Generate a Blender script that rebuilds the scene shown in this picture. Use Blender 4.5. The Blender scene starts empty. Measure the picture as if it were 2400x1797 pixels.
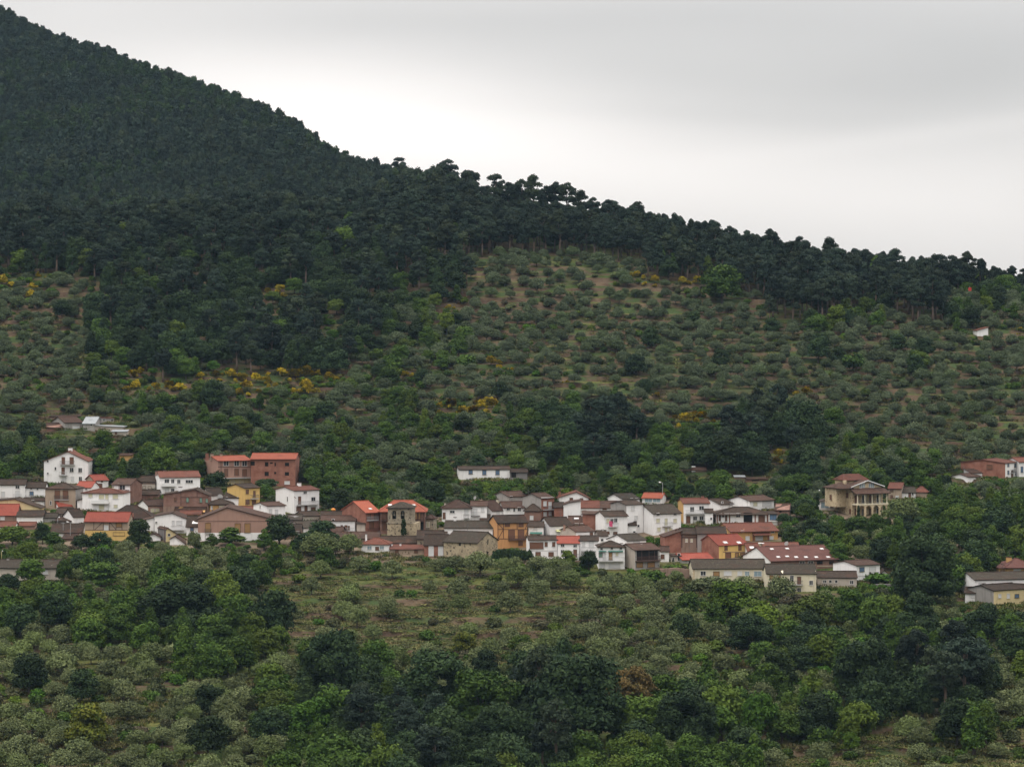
import bpy, math, random
import numpy as np
sc = bpy.context.scene
R = math.radians
random.seed(7); rng = np.random.default_rng(11)

# ---------------------------------------------------------------- camera, sky, sun, exposure
F, U0, V0 = 7470.0, 1200.0, 700.0            # focal length in photo pixels, principal column, horizon row
cam = bpy.data.cameras.new("camera"); cam_o = bpy.data.objects.new("camera", cam)
sc.collection.objects.link(cam_o); sc.camera = cam_o
cam.sensor_width = 36; cam.lens = 36 * F / 2400
cam.shift_y = -(898.5 - V0) / 2400
cam.clip_start = 1; cam.clip_end = 20000
cam_o.location = (0, 0, 0); cam_o.rotation_euler = (R(90), 0, 0)
sc.view_settings.view_transform = 'Standard'; sc.view_settings.look = 'None'
sc.view_settings.exposure = -0.12; sc.view_settings.gamma = 1
cy = sc.cycles
cy.max_bounces = 6; cy.diffuse_bounces = 3; cy.glossy_bounces = 2; cy.transmission_bounces = 2
cy.volume_bounces = 0; cy.transparent_max_bounces = 6

world = bpy.data.worlds.new("World"); sc.world = world; world.use_nodes = True
SUN_EL, SUN_AZ = 66, 215                       # sun above and behind the camera's left shoulder, veiled by cloud

def build_sky():
    nt = world.node_tree; N = nt.nodes; L = nt.links; N.clear()
    out = N.new('ShaderNodeOutputWorld'); bg = N.new('ShaderNodeBackground')
    tc = N.new('ShaderNodeTexCoord'); sep = N.new('ShaderNodeSeparateXYZ')
    L.new(tc.outputs['Generated'], sep.inputs[0])
    def m(op, a, b=None, c=None, clamp=False):
        n = N.new('ShaderNodeMath'); n.operation = op; n.use_clamp = clamp
        for i, q in enumerate((a, b, c)):
            if q is None: continue
            if isinstance(q, (int, float)): n.inputs[i].default_value = q
            else: L.new(q, n.inputs[i])
        return n.outputs[0]
    X, Yv, Z = sep.outputs
    az = m('ARCTAN2', X, Yv)                    # radians, 0 = straight ahead
    el = m('ARCSINE', Z)
    # broad slow cloud noise by direction
    cmb = N.new('ShaderNodeCombineXYZ'); L.new(m('MULTIPLY', az, 6.0), cmb.inputs[0]); L.new(m('MULTIPLY', el, 20.0), cmb.inputs[1])
    no = N.new('ShaderNodeTexNoise'); no.inputs['Scale'].default_value = 1.3; no.inputs['Detail'].default_value = 4.0; no.inputs['Roughness'].default_value = .45
    L.new(cmb.outputs[0], no.inputs['Vector'])
    def gauss(a0, e0, sa, se, rot=0.0):
        da = m('SUBTRACT', az, a0); de = m('SUBTRACT', m('SUBTRACT', el, e0), m('MULTIPLY', da, rot))
        qa = m('POWER', m('ABSOLUTE', m('DIVIDE', da, sa)), 2.0); qe = m('POWER', m('ABSOLUTE', m('DIVIDE', de, se)), 2.0)
        return m('EXPONENT', m('MULTIPLY', m('ADD', qa, qe), -1.0))
    base = m('MULTIPLY_ADD', m('SUBTRACT', no.outputs['Fac'], 0.5), SKY['noise'], SKY['base'])
    for (u, v, su, sv, rot, amp) in SKY['blobs']:
        g = gauss((u - U0) / F, (V0 - v) / F, su / F, sv / F, rot)
        base = m('ADD', base, m('MULTIPLY', g, amp))
    # an overcast sky is brighter overhead
    zen = m('MULTIPLY', m('MAXIMUM', m('SUBTRACT', Z, 0.12), 0.0), SKY['zenith'])
    back = m('MULTIPLY_ADD', m('MULTIPLY', m('ADD', Yv, 0.35), 1.6, None, True), 0.4, 0.6)   # unseen sky behind the camera dimmed, to darken the sides facing it
    val = m('ADD', m('MULTIPLY', base, back), zen)
    mixc = N.new('ShaderNodeMix'); mixc.data_type = 'RGBA'
    mixc.inputs[6].default_value = (1.02, 0.995, 0.97, 1); mixc.inputs[7].default_value = (1.05, 0.998, 0.96, 1)
    L.new(m('MULTIPLY', m('SUBTRACT', base, 0.55), 2.4, None, True), mixc.inputs[0])
    vm = N.new('ShaderNodeVectorMath'); vm.operation = 'SCALE'
    L.new(mixc.outputs[2], vm.inputs[0]); L.new(val, vm.inputs['Scale'])
    sky = N.new('ShaderNodeTexSky'); sky.sky_type = 'NISHITA'; sky.sun_disc = False
    sky.sun_elevation = R(SUN_EL); sky.sun_rotation = R(SUN_AZ)
    bg2 = N.new('ShaderNodeBackground'); bg2.inputs[1].default_value = 0.006
    L.new(sky.outputs[0], bg2.inputs[0])
    L.new(vm.outputs[0], bg.inputs[0]); bg.inputs[1].default_value = 1.0
    add = N.new('ShaderNodeAddShader'); L.new(bg.outputs[0], add.inputs[0]); L.new(bg2.outputs[0], add.inputs[1])
    L.new(add.outputs[0], out.inputs[0])
SKY = dict(noise=0.13, base=0.765, zenith=3.0, blobs=[
    # u, v, half width, half height (photo pixels), tilt, amount
    (760, 255, 620, 140, -0.10, 0.34), (250, 20, 900, 90, 0, 0.03), (1150, 380, 900, 120, -0.1, 0.13),
    (2200, 420, 900, 140, 0.0, 0.10), (1500, 265, 700, 28, -0.05, -0.03), (2300, 300, 500, 26, 0.12, 0.05), (900, 60, 700, 35, 0.03, -0.03), (2250, 180, 520, 110, 0.10, -0.11), (1900, 60, 900, 80, 0.0, -0.06),
    (1500, 180, 380, 60, -0.08, -0.03), (2400, 560, 700, 120, 0, 0.04)])
build_sky()
sun = bpy.data.lights.new("sun", 'SUN'); sun.energy = 1.2; sun.angle = R(14); sun.color = (1.0, 0.96, 0.9)
sun_o = bpy.data.objects.new("sun", sun); sc.collection.objects.link(sun_o)
# light comes from behind-left of the camera
_a = R(180 - 25); _e = R(SUN_EL)
from mathutils import Vector, Matrix, Euler
_dir = Vector((-math.sin(R(35)) * math.cos(_e), -math.cos(R(35)) * math.cos(_e), math.sin(_e)))
sun_o.rotation_euler = _dir.to_track_quat('Z', 'Y').to_euler()

# ---------------------------------------------------------------- materials
HAZE = 0.000022
MATS = {}
def new_mat(name, rough=.85, spec=.2):
    m = bpy.data.materials.new(name); m.use_nodes = True
    b = m.node_tree.nodes['Principled BSDF']; b.inputs['Roughness'].default_value = rough
    b.inputs['Specular IOR Level'].default_value = spec
    MATS[name] = m; return m, m.node_tree.nodes, m.node_tree.links, b
def rgba(c): return (c[0], c[1], c[2], 1)
def mixn(N, L, fac, a, b, mode='MIX'):
    n = N.new('ShaderNodeMix'); n.data_type = 'RGBA'; n.blend_type = mode
    for i, q in ((0, fac), (6, a), (7, b)):
        if isinstance(q, (int, float)): n.inputs[i].default_value = q
        elif isinstance(q, tuple): n.inputs[i].default_value = rgba(q)
        else: L.new(q, n.inputs[i])
    return n.outputs[2]
def ramp(N, L, src, a, b):
    n = N.new('ShaderNodeMapRange'); n.inputs[1].default_value = a; n.inputs[2].default_value = b; n.clamp = True
    L.new(src, n.inputs[0]); return n.outputs[0]
def noise(N, L, scale, detail=3, vec=None, stretch=None):
    n = N.new('ShaderNodeTexNoise'); n.inputs['Scale'].default_value = scale; n.inputs['Detail'].default_value = detail
    if vec is None:
        t = N.new('ShaderNodeTexCoord'); vec = t.outputs['Object']
    if stretch:
        mp = N.new('ShaderNodeMapping'); mp.inputs['Scale'].default_value = stretch; L.new(vec, mp.inputs[0]); vec = mp.outputs[0]
    L.new(vec, n.inputs['Vector']); return n.outputs[0]
def plaster(name, col, stain=(.35, .32, .28), amt=.35):
    m, N, L, b = new_mat(name)
    oi = N.new('ShaderNodeObjectInfo')
    c = mixn(N, L, ramp(N, L, noise(N, L, .5, 5), .45, .8), col, tuple(x * (1 - .25 * amt) for x in col))
    streak = ramp(N, L, noise(N, L, 1.0, 5, None, (1.6, 1.6, .25)), .52, .82)
    f = N.new('ShaderNodeMath'); f.operation = 'MULTIPLY'; L.new(streak, f.inputs[0]); f.inputs[1].default_value = amt
    c = mixn(N, L, f.outputs[0], c, tuple(x * s for x, s in zip(col, stain)))
    c = mixn(N, L, 1.0, c, _tint(N, L, oi.outputs['Random'], .90, 1.0), 'MULTIPLY')
    L.new(c, b.inputs['Base Color']); return m
def _tint(N, L, rnd, lo, hi):
    mr = N.new('ShaderNodeMapRange'); mr.inputs[3].default_value = lo; mr.inputs[4].default_value = hi
    L.new(rnd, mr.inputs[0]); cb = N.new('ShaderNodeCombineColor')
    for i in range(3): L.new(mr.outputs[0], cb.inputs[i])
    return cb.outputs[0]
def brick(name, c1, c2, mortar, scale=1.0, w=.5, h=.18, amt=.5, ms=.02):
    m, N, L, b = new_mat(name)
    t = N.new('ShaderNodeTexCoord'); g = N.new('ShaderNodeNewGeometry')
    sp = N.new('ShaderNodeSeparateXYZ'); L.new(t.outputs['Object'], sp.inputs[0])
    s = N.new('ShaderNodeMath'); s.operation = 'ADD'; L.new(sp.outputs[0], s.inputs[0]); L.new(sp.outputs[1], s.inputs[1])
    cb = N.new('ShaderNodeCombineXYZ'); L.new(s.outputs[0], cb.inputs[0]); L.new(sp.outputs[2], cb.inputs[1])
    br = N.new('ShaderNodeTexBrick'); L.new(cb.outputs[0], br.inputs['Vector'])
    br.inputs['Color1'].default_value = rgba(c1); br.inputs['Color2'].default_value = rgba(c2); br.inputs['Mortar'].default_value = rgba(mortar)
    br.inputs['Scale'].default_value = scale; br.inputs['Brick Width'].default_value = w; br.inputs['Row Height'].default_value = h
    br.inputs['Mortar Size'].default_value = ms
    c = mixn(N, L, ramp(N, L, noise(N, L, .6, 5), .4, .75), br.outputs[0], tuple(x * .6 for x in c1))
    L.new(c, b.inputs['Base Color']); return m
def stone(name, c1, c2, c3):
    m, N, L, b = new_mat(name)
    t = N.new('ShaderNodeTexCoord')
    v = N.new('ShaderNodeTexVoronoi'); v.inputs['Scale'].default_value = 2.3; L.new(t.outputs['Object'], v.inputs['Vector'])
    vd = N.new('ShaderNodeTexVoronoi'); vd.feature = 'DISTANCE_TO_EDGE'; vd.inputs['Scale'].default_value = 2.3; L.new(t.outputs['Object'], vd.inputs['Vector'])
    sp = N.new('ShaderNodeSeparateColor'); L.new(v.outputs['Color'], sp.inputs[0])
    c = mixn(N, L, sp.outputs[0], c1, c2)
    c = mixn(N, L, ramp(N, L, sp.outputs[1], .72, .95), c, c3)
    c = mixn(N, L, ramp(N, L, vd.outputs['Distance'], .0, .08), tuple(x * 1.15 for x in c1), c)
    c = mixn(N, L, ramp(N, L, noise(N, L, .35, 4), .5, .8), c, tuple(x * .7 for x in c2))
    L.new(c, b.inputs['Base Color']); return m
def tiles(name, c1, c2, c3, lichen=.3):
    m, N, L, b = new_mat(name, .9, .15)
    oi = N.new('ShaderNodeObjectInfo')
    fine = noise(N, L, 3.2, 3, None, (1.3, .5, .5))
    c = mixn(N, L, ramp(N, L, fine, .35, .68), c1, c2)
    c = mixn(N, L, ramp(N, L, noise(N, L, .45, 5), .5, .72), c, c3)
    f = N.new('ShaderNodeMath'); f.operation = 'MULTIPLY'; f.inputs[1].default_value = lichen
    L.new(ramp(N, L, noise(N, L, 1.4, 6), .55, .75), f.inputs[0])
    c = mixn(N, L, f.outputs[0], c, (.16, .15, .11))
    c = mixn(N, L, 1.0, c, _tint(N, L, oi.outputs['Random'], .75, 1.15), 'MULTIPLY')
    L.new(c, b.inputs['Base Color'])
    w = N.new('ShaderNodeTexWave'); w.inputs['Scale'].default_value = 1.1; w.inputs['Distortion'].default_value = .6
    t = N.new('ShaderNodeTexCoord'); L.new(t.outputs['Object'], w.inputs['Vector'])
    bp = N.new('ShaderNodeBump'); bp.inputs['Strength'].default_value = .5; bp.inputs['Distance'].default_value = .08
    L.new(w.outputs[0], bp.inputs['Height']); L.new(bp.outputs[0], b.inputs['Normal']); return m
def plain(name, col, rough=.6, spec=.3, metal=0, var=.15):
    m, N, L, b = new_mat(name, rough, spec); b.inputs['Metallic'].default_value = metal
    c = mixn(N, L, noise(N, L, 2.0, 3), col, tuple(x * (1 - var) for x in col)); L.new(c, b.inputs['Base Color']); return m
W = {
 'white': plaster('white_plaster', (.83, .815, .805), amt=.24), 'cream': plaster('cream_plaster', (.62, .56, .42)),
 'pale': plaster('pale_yellow_plaster', (.66, .54, .30)), 'yellow': plaster('yellow_plaster', (.62, .42, .15)),
 'ochre': plaster('ochre_plaster', (.55, .33, .13)), 'orange': plaster('orange_plaster', (.56, .29, .12)),
 'pink': plaster('pink_brown_plaster', (.36, .22, .17)), 'tan': plaster('tan_plaster', (.36, .28, .21)),
 'beige': plaster('beige_plaster', (.48, .42, .36)), 'grey': plaster('grey_render', (.33, .31, .29), amt=.6),
 'greyd': plaster('dark_grey_render', (.20, .185, .18), amt=.7), 'brown': plaster('brown_mud_wall', (.25, .17, .13), amt=.7),
 'brick': brick('red_brick', (.30, .115, .075), (.24, .09, .06), (.28, .19, .15)),
 'brickd': brick('worn_brick', (.24, .12, .09), (.18, .09, .07), (.26, .2, .16)),
 'stone': stone('granite_rubble', (.40, .33, .22), (.30, .24, .16), (.09, .07, .05)),
 'stoned': stone('tower_granite', (.29, .25, .185), (.22, .185, .135), (.08, .07, .055)),
 'villa': stone('villa_stone', (.52, .42, .28), (.42, .34, .22), (.27, .20, .13)),
}
T = {
 'dark': tiles('weathered_dark_tiles', (.024, .016, .011), (.043, .029, .021), (.056, .028, .019), .18),
 'grey': tiles('grey_lichened_tiles', (.028, .022, .016), (.045, .036, .026), (.042, .026, .019), .25),
 'brown': tiles('brown_tiles', (.046, .025, .018), (.067, .036, .026), (.032, .020, .015)),
 'rust': tiles('rusty_red_tiles', (.095, .034, .023), (.122, .048, .033), (.066, .030, .022), .12),
 'red': tiles('bright_red_tiles', (.19, .046, .032), (.225, .060, .041), (.155, .040, .029), .05),
 'orange': tiles('orange_tiles', (.25, .068, .040), (.29, .085, .050), (.21, .058, .036), .03),
 'maroon': tiles('maroon_tiles', (.078, .034, .028), (.096, .043, .035), (.064, .030, .025), .05),
 'metal': tiles('pale_metal_sheet', (.26, .28, .29), (.32, .33, .34), (.20, .21, .22), .1),
}
G = {
 'd': plain('dark_window_glass', (.03, .032, .036), .25, .5), 's': plain('brown_shutter', (.16, .075, .045)),
 't': plain('tan_shutter', (.30, .17, .07)), 'c': plain('cream_roller_blind', (.55, .52, .36)),
 'w': plain('pale_roller_blind', (.60, .60, .60)), 'b': plain('blue_window', (.10, .17, .27), .4, .4),
 'g': plain('green_shutter', (.17, .28, .22)), 'l': plain('bluish_glazing', (.22, .30, .34), .3, .5),
}
M_frame = plain('window_frame_white', (.62, .6, .58)); M_framed = plain('window_frame_brown', (.10, .065, .045))
M_wood = plain('dark_timber', (.085, .045, .035)); M_iron = plain('wrought_iron', (.09, .09, .09), .5, .4)
M_slab = plain('concrete_slab', (.42, .41, .40)); M_lightrail = plain('pale_rail', (.36, .36, .36))
M_green = plain('green_awning', (.05, .16, .13)); M_yel = plain('striped_awning', (.5, .5, .25))
M_white = plain('white_paint', (.75, .75, .74)); M_red = plain('red_paint', (.45, .04, .03)); M_pink = plain('pink_cloth', (.42, .05, .12))
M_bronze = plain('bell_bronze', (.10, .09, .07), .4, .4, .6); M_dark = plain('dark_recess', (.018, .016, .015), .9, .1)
M_orange = plain('orange_tank', (.55, .2, .03))

# ---------------------------------------------------------------- object helpers
C = sc.collection
def link_mesh(name, verts, faces, mats, parent=None, mi=None, smooth=False):
    me = bpy.data.meshes.new(name); me.from_pydata([tuple(v) for v in verts], [], [tuple(f) for f in faces])
    if not isinstance(mats, (list, tuple)): mats = [mats]
    for m in mats: me.materials.append(m)
    if mi is not None: me.polygons.foreach_set('material_index', mi)
    if smooth: me.polygons.foreach_set('use_smooth', [True] * len(faces))
    me.update(); o = bpy.data.objects.new(name, me); C.objects.link(o)
    if parent: o.parent = parent
    return o
def tag(o, label=None, cat=None, group=None, kind=None):
    if label: o['label'] = label
    if cat: o['category'] = cat
    if group: o['group'] = group
    if kind: o['kind'] = kind
    return o
def empty(name, loc, rz, label, cat, group=None):
    o = bpy.data.objects.new(name, None); C.objects.link(o); o.location = loc; o.rotation_euler = (0, 0, rz)
    o.empty_display_size = .5; return tag(o, label, cat, group)
class MB:
    def __init__(s): s.v = []; s.f = []
    def poly(s, pts, faces):
        b = len(s.v); s.v += [tuple(p) for p in pts]; s.f += [tuple(b + i for i in f) for f in faces]; return s
    def box(s, x0, x1, y0, y1, z0, z1):
        return s.poly([(x0,y0,z0),(x1,y0,z0),(x1,y1,z0),(x0,y1,z0),(x0,y0,z1),(x1,y0,z1),(x1,y1,z1),(x0,y1,z1)],
            [(0,3,2,1),(4,5,6,7),(0,1,5,4),(1,2,6,5),(2,3,7,6),(3,0,4,7)])
    def prism(s, prof, fn, a, b):
        n = len(prof); pts = [fn(p, a) for p in prof] + [fn(p, b) for p in prof]
        fs = [tuple(range(n)), tuple(range(2*n-1, n-1, -1))] + [(i, n+i, n+(i+1)%n, (i+1)%n) for i in range(n)]
        return s.poly(pts, fs)
    def cyl(s, p, q, r0, r1, n=7):
        p = Vector(p); q = Vector(q); d = (q - p).normalized(); a = d.orthogonal().normalized(); b = d.cross(a)
        pts = [p + (a*math.cos(2*math.pi*i/n) + b*math.sin(2*math.pi*i/n))*r0 for i in range(n)] + \
              [q + (a*math.cos(2*math.pi*i/n) + b*math.sin(2*math.pi*i/n))*r1 for i in range(n)]
        return s.poly(pts, [(i, (i+1)%n, n+(i+1)%n, n+i) for i in range(n)] + [tuple(range(n-1, -1, -1)), tuple(range(n, 2*n))])
    def build(s, name, mat, parent=None, mi=None, smooth=False): return link_mesh(name, s.v, s.f, mat, parent, mi, smooth)

# ---------------------------------------------------------------- terrain
COMMON = [(0, None, -2.5), (100, None, -38), (300, None, -92), (450, None, -95), (560, None, -91), (600, 1800, None), (690, 1560, None),
          (770, 1400, None), (800, 1350, None), (900, 1170, None), (930, 1112, None), (990, 985, None), (1040, 850, None), (1090, 740, None)]
TAIL = {       # per photo column: foot of the wood ... crest of the skyline ridge (distance, row)
 -400: [(1140, 640), (1190, 575), (1400, 580), (1650, 470), (2200, -110)],
 0:    [(1140, 635), (1190, 568), (1400, 575), (1620, 480), (2100, 42)],
 300:  [(1140, 622), (1190, 560), (1380, 565), (1570, 480), (1960, 146)],
 450:  [(1140, 620), (1190, 556), (1370, 560), (1540, 480), (1860, 200)],
 600:  [(1140, 615), (1190, 552), (1350, 548), (1490, 480), (1760, 260)],
 700:  [(1140, 615), (1190, 550), (1340, 535), (1460, 480), (1700, 308)],
 810:  [(1140, 612), (1190, 548), (1330, 520), (1430, 475), (1630, 385)],
 930:  [(1140, 612), (1190, 545), (1310, 500), (1400, 462), (1550, 402)],
 1060: [(1140, 612), (1190, 545), (1260, 505), (1330, 470), (1410, 436)],
 1130: [(1140, 610), (1180, 565), (1225, 530), (1280, 508), (1330, 488)],
 1200: [(1140, 608), (1175, 570), (1205, 545), (1240, 520), (1280, 502)],
 1330: [(1135, 620), (1160, 590), (1190, 560), (1220, 535), (1260, 510)],
 1500: [(1120, 652), (1145, 618), (1170, 588), (1195, 562), (1220, 545)],
 1700: [(1108, 695), (1128, 660), (1145, 635), (1162, 612), (1180, 592)],
 2000: [(1104, 722), (1118, 700), (1130, 682), (1143, 666), (1155, 652)],
 2400: [(1104, 726), (1116, 714), (1128, 704), (1140, 696), (1150, 690)],
 2800: [(1104, 745), (1116, 735), (1128, 728), (1140, 722), (1150, 716)]}
DY = 2.0; YG = np.arange(0, 3300, DY)
UC = np.array(sorted(TAIL)); TP = np.array([[c for q in TAIL[u] for c in q] for u in UC], float)
UF = np.arange(-400, 2801, 20.0); ZF = []
for u in UF:
    tl = [float(np.interp(u, UC, TP[:, j])) for j in range(10)]; ys, zs = [], []
    for y, v, z in COMMON: ys.append(y); zs.append(z if v is None else (V0 - v) / F * y)
    for j in range(5): ys.append(tl[2*j]); zs.append((V0 - tl[2*j+1]) / F * tl[2*j])
    yl, zl = ys[-1], zs[-1]
    ys += [yl + 60, yl + 400, 3300]; zs += [zl - 9, zl - 90, zl - 250]
    z = np.interp(YG, ys, zs); k = np.exp(-.5 * (np.arange(-12, 13) / 4.0) ** 2); k /= k.sum()
    zp = np.concatenate([np.full(12, z[0]), z, np.full(12, z[-1])]); ZF.append(np.convolve(zp, k, 'valid'))
ZF = np.array(ZF)
k = np.exp(-.5 * (np.arange(-8, 9) / 1.8) ** 2); k /= k.sum()
ZFp = np.pad(ZF, ((8, 8), (0, 0)), 'edge'); ZF = sum(k[i] * ZFp[i:i + len(UF)] for i in range(17))
def vnoise(x, y, s, seed=0):
    x = np.asarray(x, float) / s + seed * 17.3; y = np.asarray(y, float) / s + seed * 5.1
    xi = np.floor(x); yi = np.floor(y); fx = x - xi; fy = y - yi; fx = fx*fx*(3-2*fx); fy = fy*fy*(3-2*fy)
    def h(a, b):
        q = np.sin(a * 127.1 + b * 311.7 + seed * 3.7) * 43758.5453; return q - np.floor(q)
    return (h(xi, yi)*(1-fx) + h(xi+1, yi)*fx)*(1-fy) + (h(xi, yi+1)*(1-fx) + h(xi+1, yi+1)*fx)*fy - .5
def sstep(a, b, t): t = np.clip((t - a) / (b - a), 0, 1); return t * t * (3 - 2 * t)
def Hbase(x, y):
    x = np.asarray(x, float); y = np.asarray(y, float)
    u = np.clip(U0 + F * x / np.maximum(y, 1), -399, 2799); iu = (u + 400) / 20.0; iy = np.clip(y / DY, 0, len(YG) - 2)
    a = np.floor(iu).astype(int); b = np.floor(iy).astype(int); a = np.minimum(a, len(UF) - 2); fa = iu - a; fb = iy - b
    return (ZF[a, b]*(1-fa) + ZF[a+1, b]*fa)*(1-fb) + (ZF[a, b+1]*(1-fa) + ZF[a+1, b+1]*fa)*fb
STEP = 1.8
def terrain(x, y):
    """ground height: hillside with farmed terraces above and below the village"""
    x = np.asarray(x, float); y = np.asarray(y, float); z = Hbase(x, y)
    vill = sstep(785, 800, y) * (1 - sstep(905, 925, y)); far = sstep(1120, 1180, y)
    z = z + (1 - vill) * sstep(400, 560, y) * (vnoise(x, y, 45, 1) * 2.4 + vnoise(x, y, 17, 2) * .7) * (1 - .6 * far) * (.4 + .6 * sstep(800, 950, y)) + far * vnoise(x, y, 90, 3) * 5 * sstep(1350, 1500, y)
    wig = vnoise(x, y, 60, 4) * (.5 + 1.1 * sstep(800, 950, y))
    zz = (z + wig) / STEP; fl = np.floor(zz); fr = zz - fl
    zt = (fl + .25 * fr + .75 * sstep(.74, .9, fr)) * STEP - wig
    am = (1 - vill) * (1 - far) * sstep(540, 580, y) * np.clip(1.15 + vnoise(x, y, 38, 5) * 1.6, 0, 1)
    return z * (1 - am) + zt * am
def ground_at(u, v, ymin=570, ymax=1330):
    """distance at which the ground of column u appears in row v"""
    ys = np.arange(ymin, ymax, 1.0); z = terrain((u - U0) / F * ys, ys); vv = V0 - F * z / ys
    vv = np.minimum.accumulate(vv); i = int(np.argmax(vv <= v))
    return float(ys[i]) if vv[i] <= v else ymax
def make_ground():
    xs = np.concatenate([np.arange(-900, -240, 30), np.arange(-240, 240, 2.0), np.arange(240, 901, 30)])
    ys = np.concatenate([np.arange(-60, 560, 20), np.arange(560, 1180, 1.0), np.arange(1180, 1500, 6), np.arange(1500, 3300, 15)])
    Xg, Yg = np.meshgrid(xs, ys); Z = terrain(Xg, np.maximum(Yg, 0)); nx, ny = len(xs), len(ys)
    co = np.stack([Xg, Yg, Z], -1).reshape(-1, 3)
    i = np.arange(nx - 1)[None, :] + nx * np.arange(ny - 1)[:, None]; q = np.stack([i, i + 1, i + nx + 1, i + nx], -1).reshape(-1, 4)
    me = bpy.data.meshes.new('ground'); me.vertices.add(len(co)); me.vertices.foreach_set('co', co.ravel())
    me.loops.add(q.size); me.loops.foreach_set('vertex_index', q.ravel())
    me.polygons.add(len(q)); me.polygons.foreach_set('loop_start', np.arange(0, q.size, 4)); me.polygons.foreach_set('loop_total', np.full(len(q), 4))
    me.update(calc_edges=True)
    m, N, L, b = new_mat('hillside_soil_and_grass', .95, .1)
    g = N.new('ShaderNodeNewGeometry'); sp = N.new('ShaderNodeSeparateXYZ'); L.new(g.outputs['Normal'], sp.inputs[0])
    pos = g.outputs['Position']
    grass = mixn(N, L, ramp(N, L, noise(N, L, .10, 6, pos, (.4, 1.3, 1)), .36, .64), (.032, .052, .009), (.105, .100, .028))
    grass = mixn(N, L, ramp(N, L, noise(N, L, .9, 4, pos, (1, 1, 3)), .4, .7), grass, (.022, .040, .009))
    soil = mixn(N, L, ramp(N, L, noise(N, L, .25, 5, pos), .4, .65), (.052, .033, .022), (.098, .070, .042))
    py0 = N.new('ShaderNodeSeparateXYZ'); L.new(pos, py0.inputs[0]); hi = N.new('ShaderNodeMath'); hi.operation = 'MULTIPLY_ADD'; hi.inputs[1].default_value = .045
    L.new(ramp(N, L, py0.outputs[1], 1010, 1080), hi.inputs[0]); L.new(noise(N, L, .13, 6, pos, (.35, 1.3, 1)), hi.inputs[2])
    c = mixn(N, L, ramp(N, L, hi.outputs[0], .52, .62), grass, soil)
    riser = mixn(N, L, ramp(N, L, noise(N, L, .11, 5, pos), .40, .52), (.04, .06, .02), soil)
    rr = N.new('ShaderNodeMapRange'); rr.inputs[1].default_value = .965; rr.inputs[2].default_value = .915; L.new(sp.outputs[2], rr.inputs[0])
    c = mixn(N, L, rr.outputs[0], c, riser)
    py = N.new('ShaderNodeSeparateXYZ'); L.new(pos, py.inputs[0])
    c = mixn(N, L, ramp(N, L, py.outputs[1], 1150, 1250), c, (.022, .03, .016))
    vf = N.new('ShaderNodeMath'); vf.operation = 'MULTIPLY'; L.new(ramp(N, L, py.outputs[1], 812, 822), vf.inputs[0]); L.new(ramp(N, L, noise(N, L, .06, 4, pos), .40, .5), vf.inputs[1])
    vg = N.new('ShaderNodeMath'); vg.operation = 'MULTIPLY'; L.new(vf.outputs[0], vg.inputs[0]); mr2 = N.new('ShaderNodeMapRange'); mr2.inputs[1].default_value = 915; mr2.inputs[2].default_value = 900; L.new(py.outputs[1], mr2.inputs[0]); L.new(mr2.outputs[0], vg.inputs[1])
    c = mixn(N, L, vg.outputs[0], c, (.16, .12, .085))
    L.new(c, b.inputs['Base Color'])
    bp = N.new('ShaderNodeBump'); bp.inputs['Strength'].default_value = .8; bp.inputs['Distance'].default_value = .5
    L.new(noise(N, L, 1.2, 5, pos), bp.inputs['Height']); L.new(bp.outputs[0], b.inputs['Normal'])
    me.materials.append(m); o = bpy.data.objects.new('ground', me); C.objects.link(o); o['kind'] = 'structure'
    return o
make_ground()

# ---------------------------------------------------------------- buildings
WMESH = {}
def wmesh(kind, w, h, axis):
    """shared frame and pane meshes for one window size, facing -y (axis 0), -x (1) or +x (2)"""
    w = round(w * 5) / 5; h = round(h * 5) / 5; key = (kind, w, h, axis)
    if key in WMESH: return WMESH[key]
    f = MB(); p = MB(); t = .09
    def bx(mb, a, b, z0, z1, d0, d1):
        if axis == 0: mb.box(a, b, -d1, -d0, z0, z1)
        elif axis == 1: mb.box(-d1, -d0, a, b, z0, z1)
        else: mb.box(d0, d1, a, b, z0, z1)
    if kind != 'k':
        bx(f, -w/2 - t, w/2 + t, h/2, h/2 + t, -.02, .10); bx(f, -w/2 - t - .06, w/2 + t + .06, -h/2 - .1, -h/2, -.02, .14)
        bx(f, -w/2 - t, -w/2, -h/2, h/2, -.02, .09); bx(f, w/2, w/2 + t, -h/2, h/2, -.02, .09)
        if kind in 'dbgl' and w > .6: bx(f, -.035, .035, -h/2, h/2, .03, .07)
    bx(p, -w/2, w/2, -h/2, h/2, -.02, .035)
    def mk(mb, n, mat):
        me = bpy.data.meshes.new(n); me.from_pydata(mb.v, [], mb.f); me.materials.append(mat); return me
    fm = mk(f, 'window_frame', M_frame if kind in 'dwcl' else M_framed) if f.v else None
    WMESH[key] = (fm, mk(p, 'pane', M_dark if kind == 'k' else G[kind])); return WMESH[key]
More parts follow.
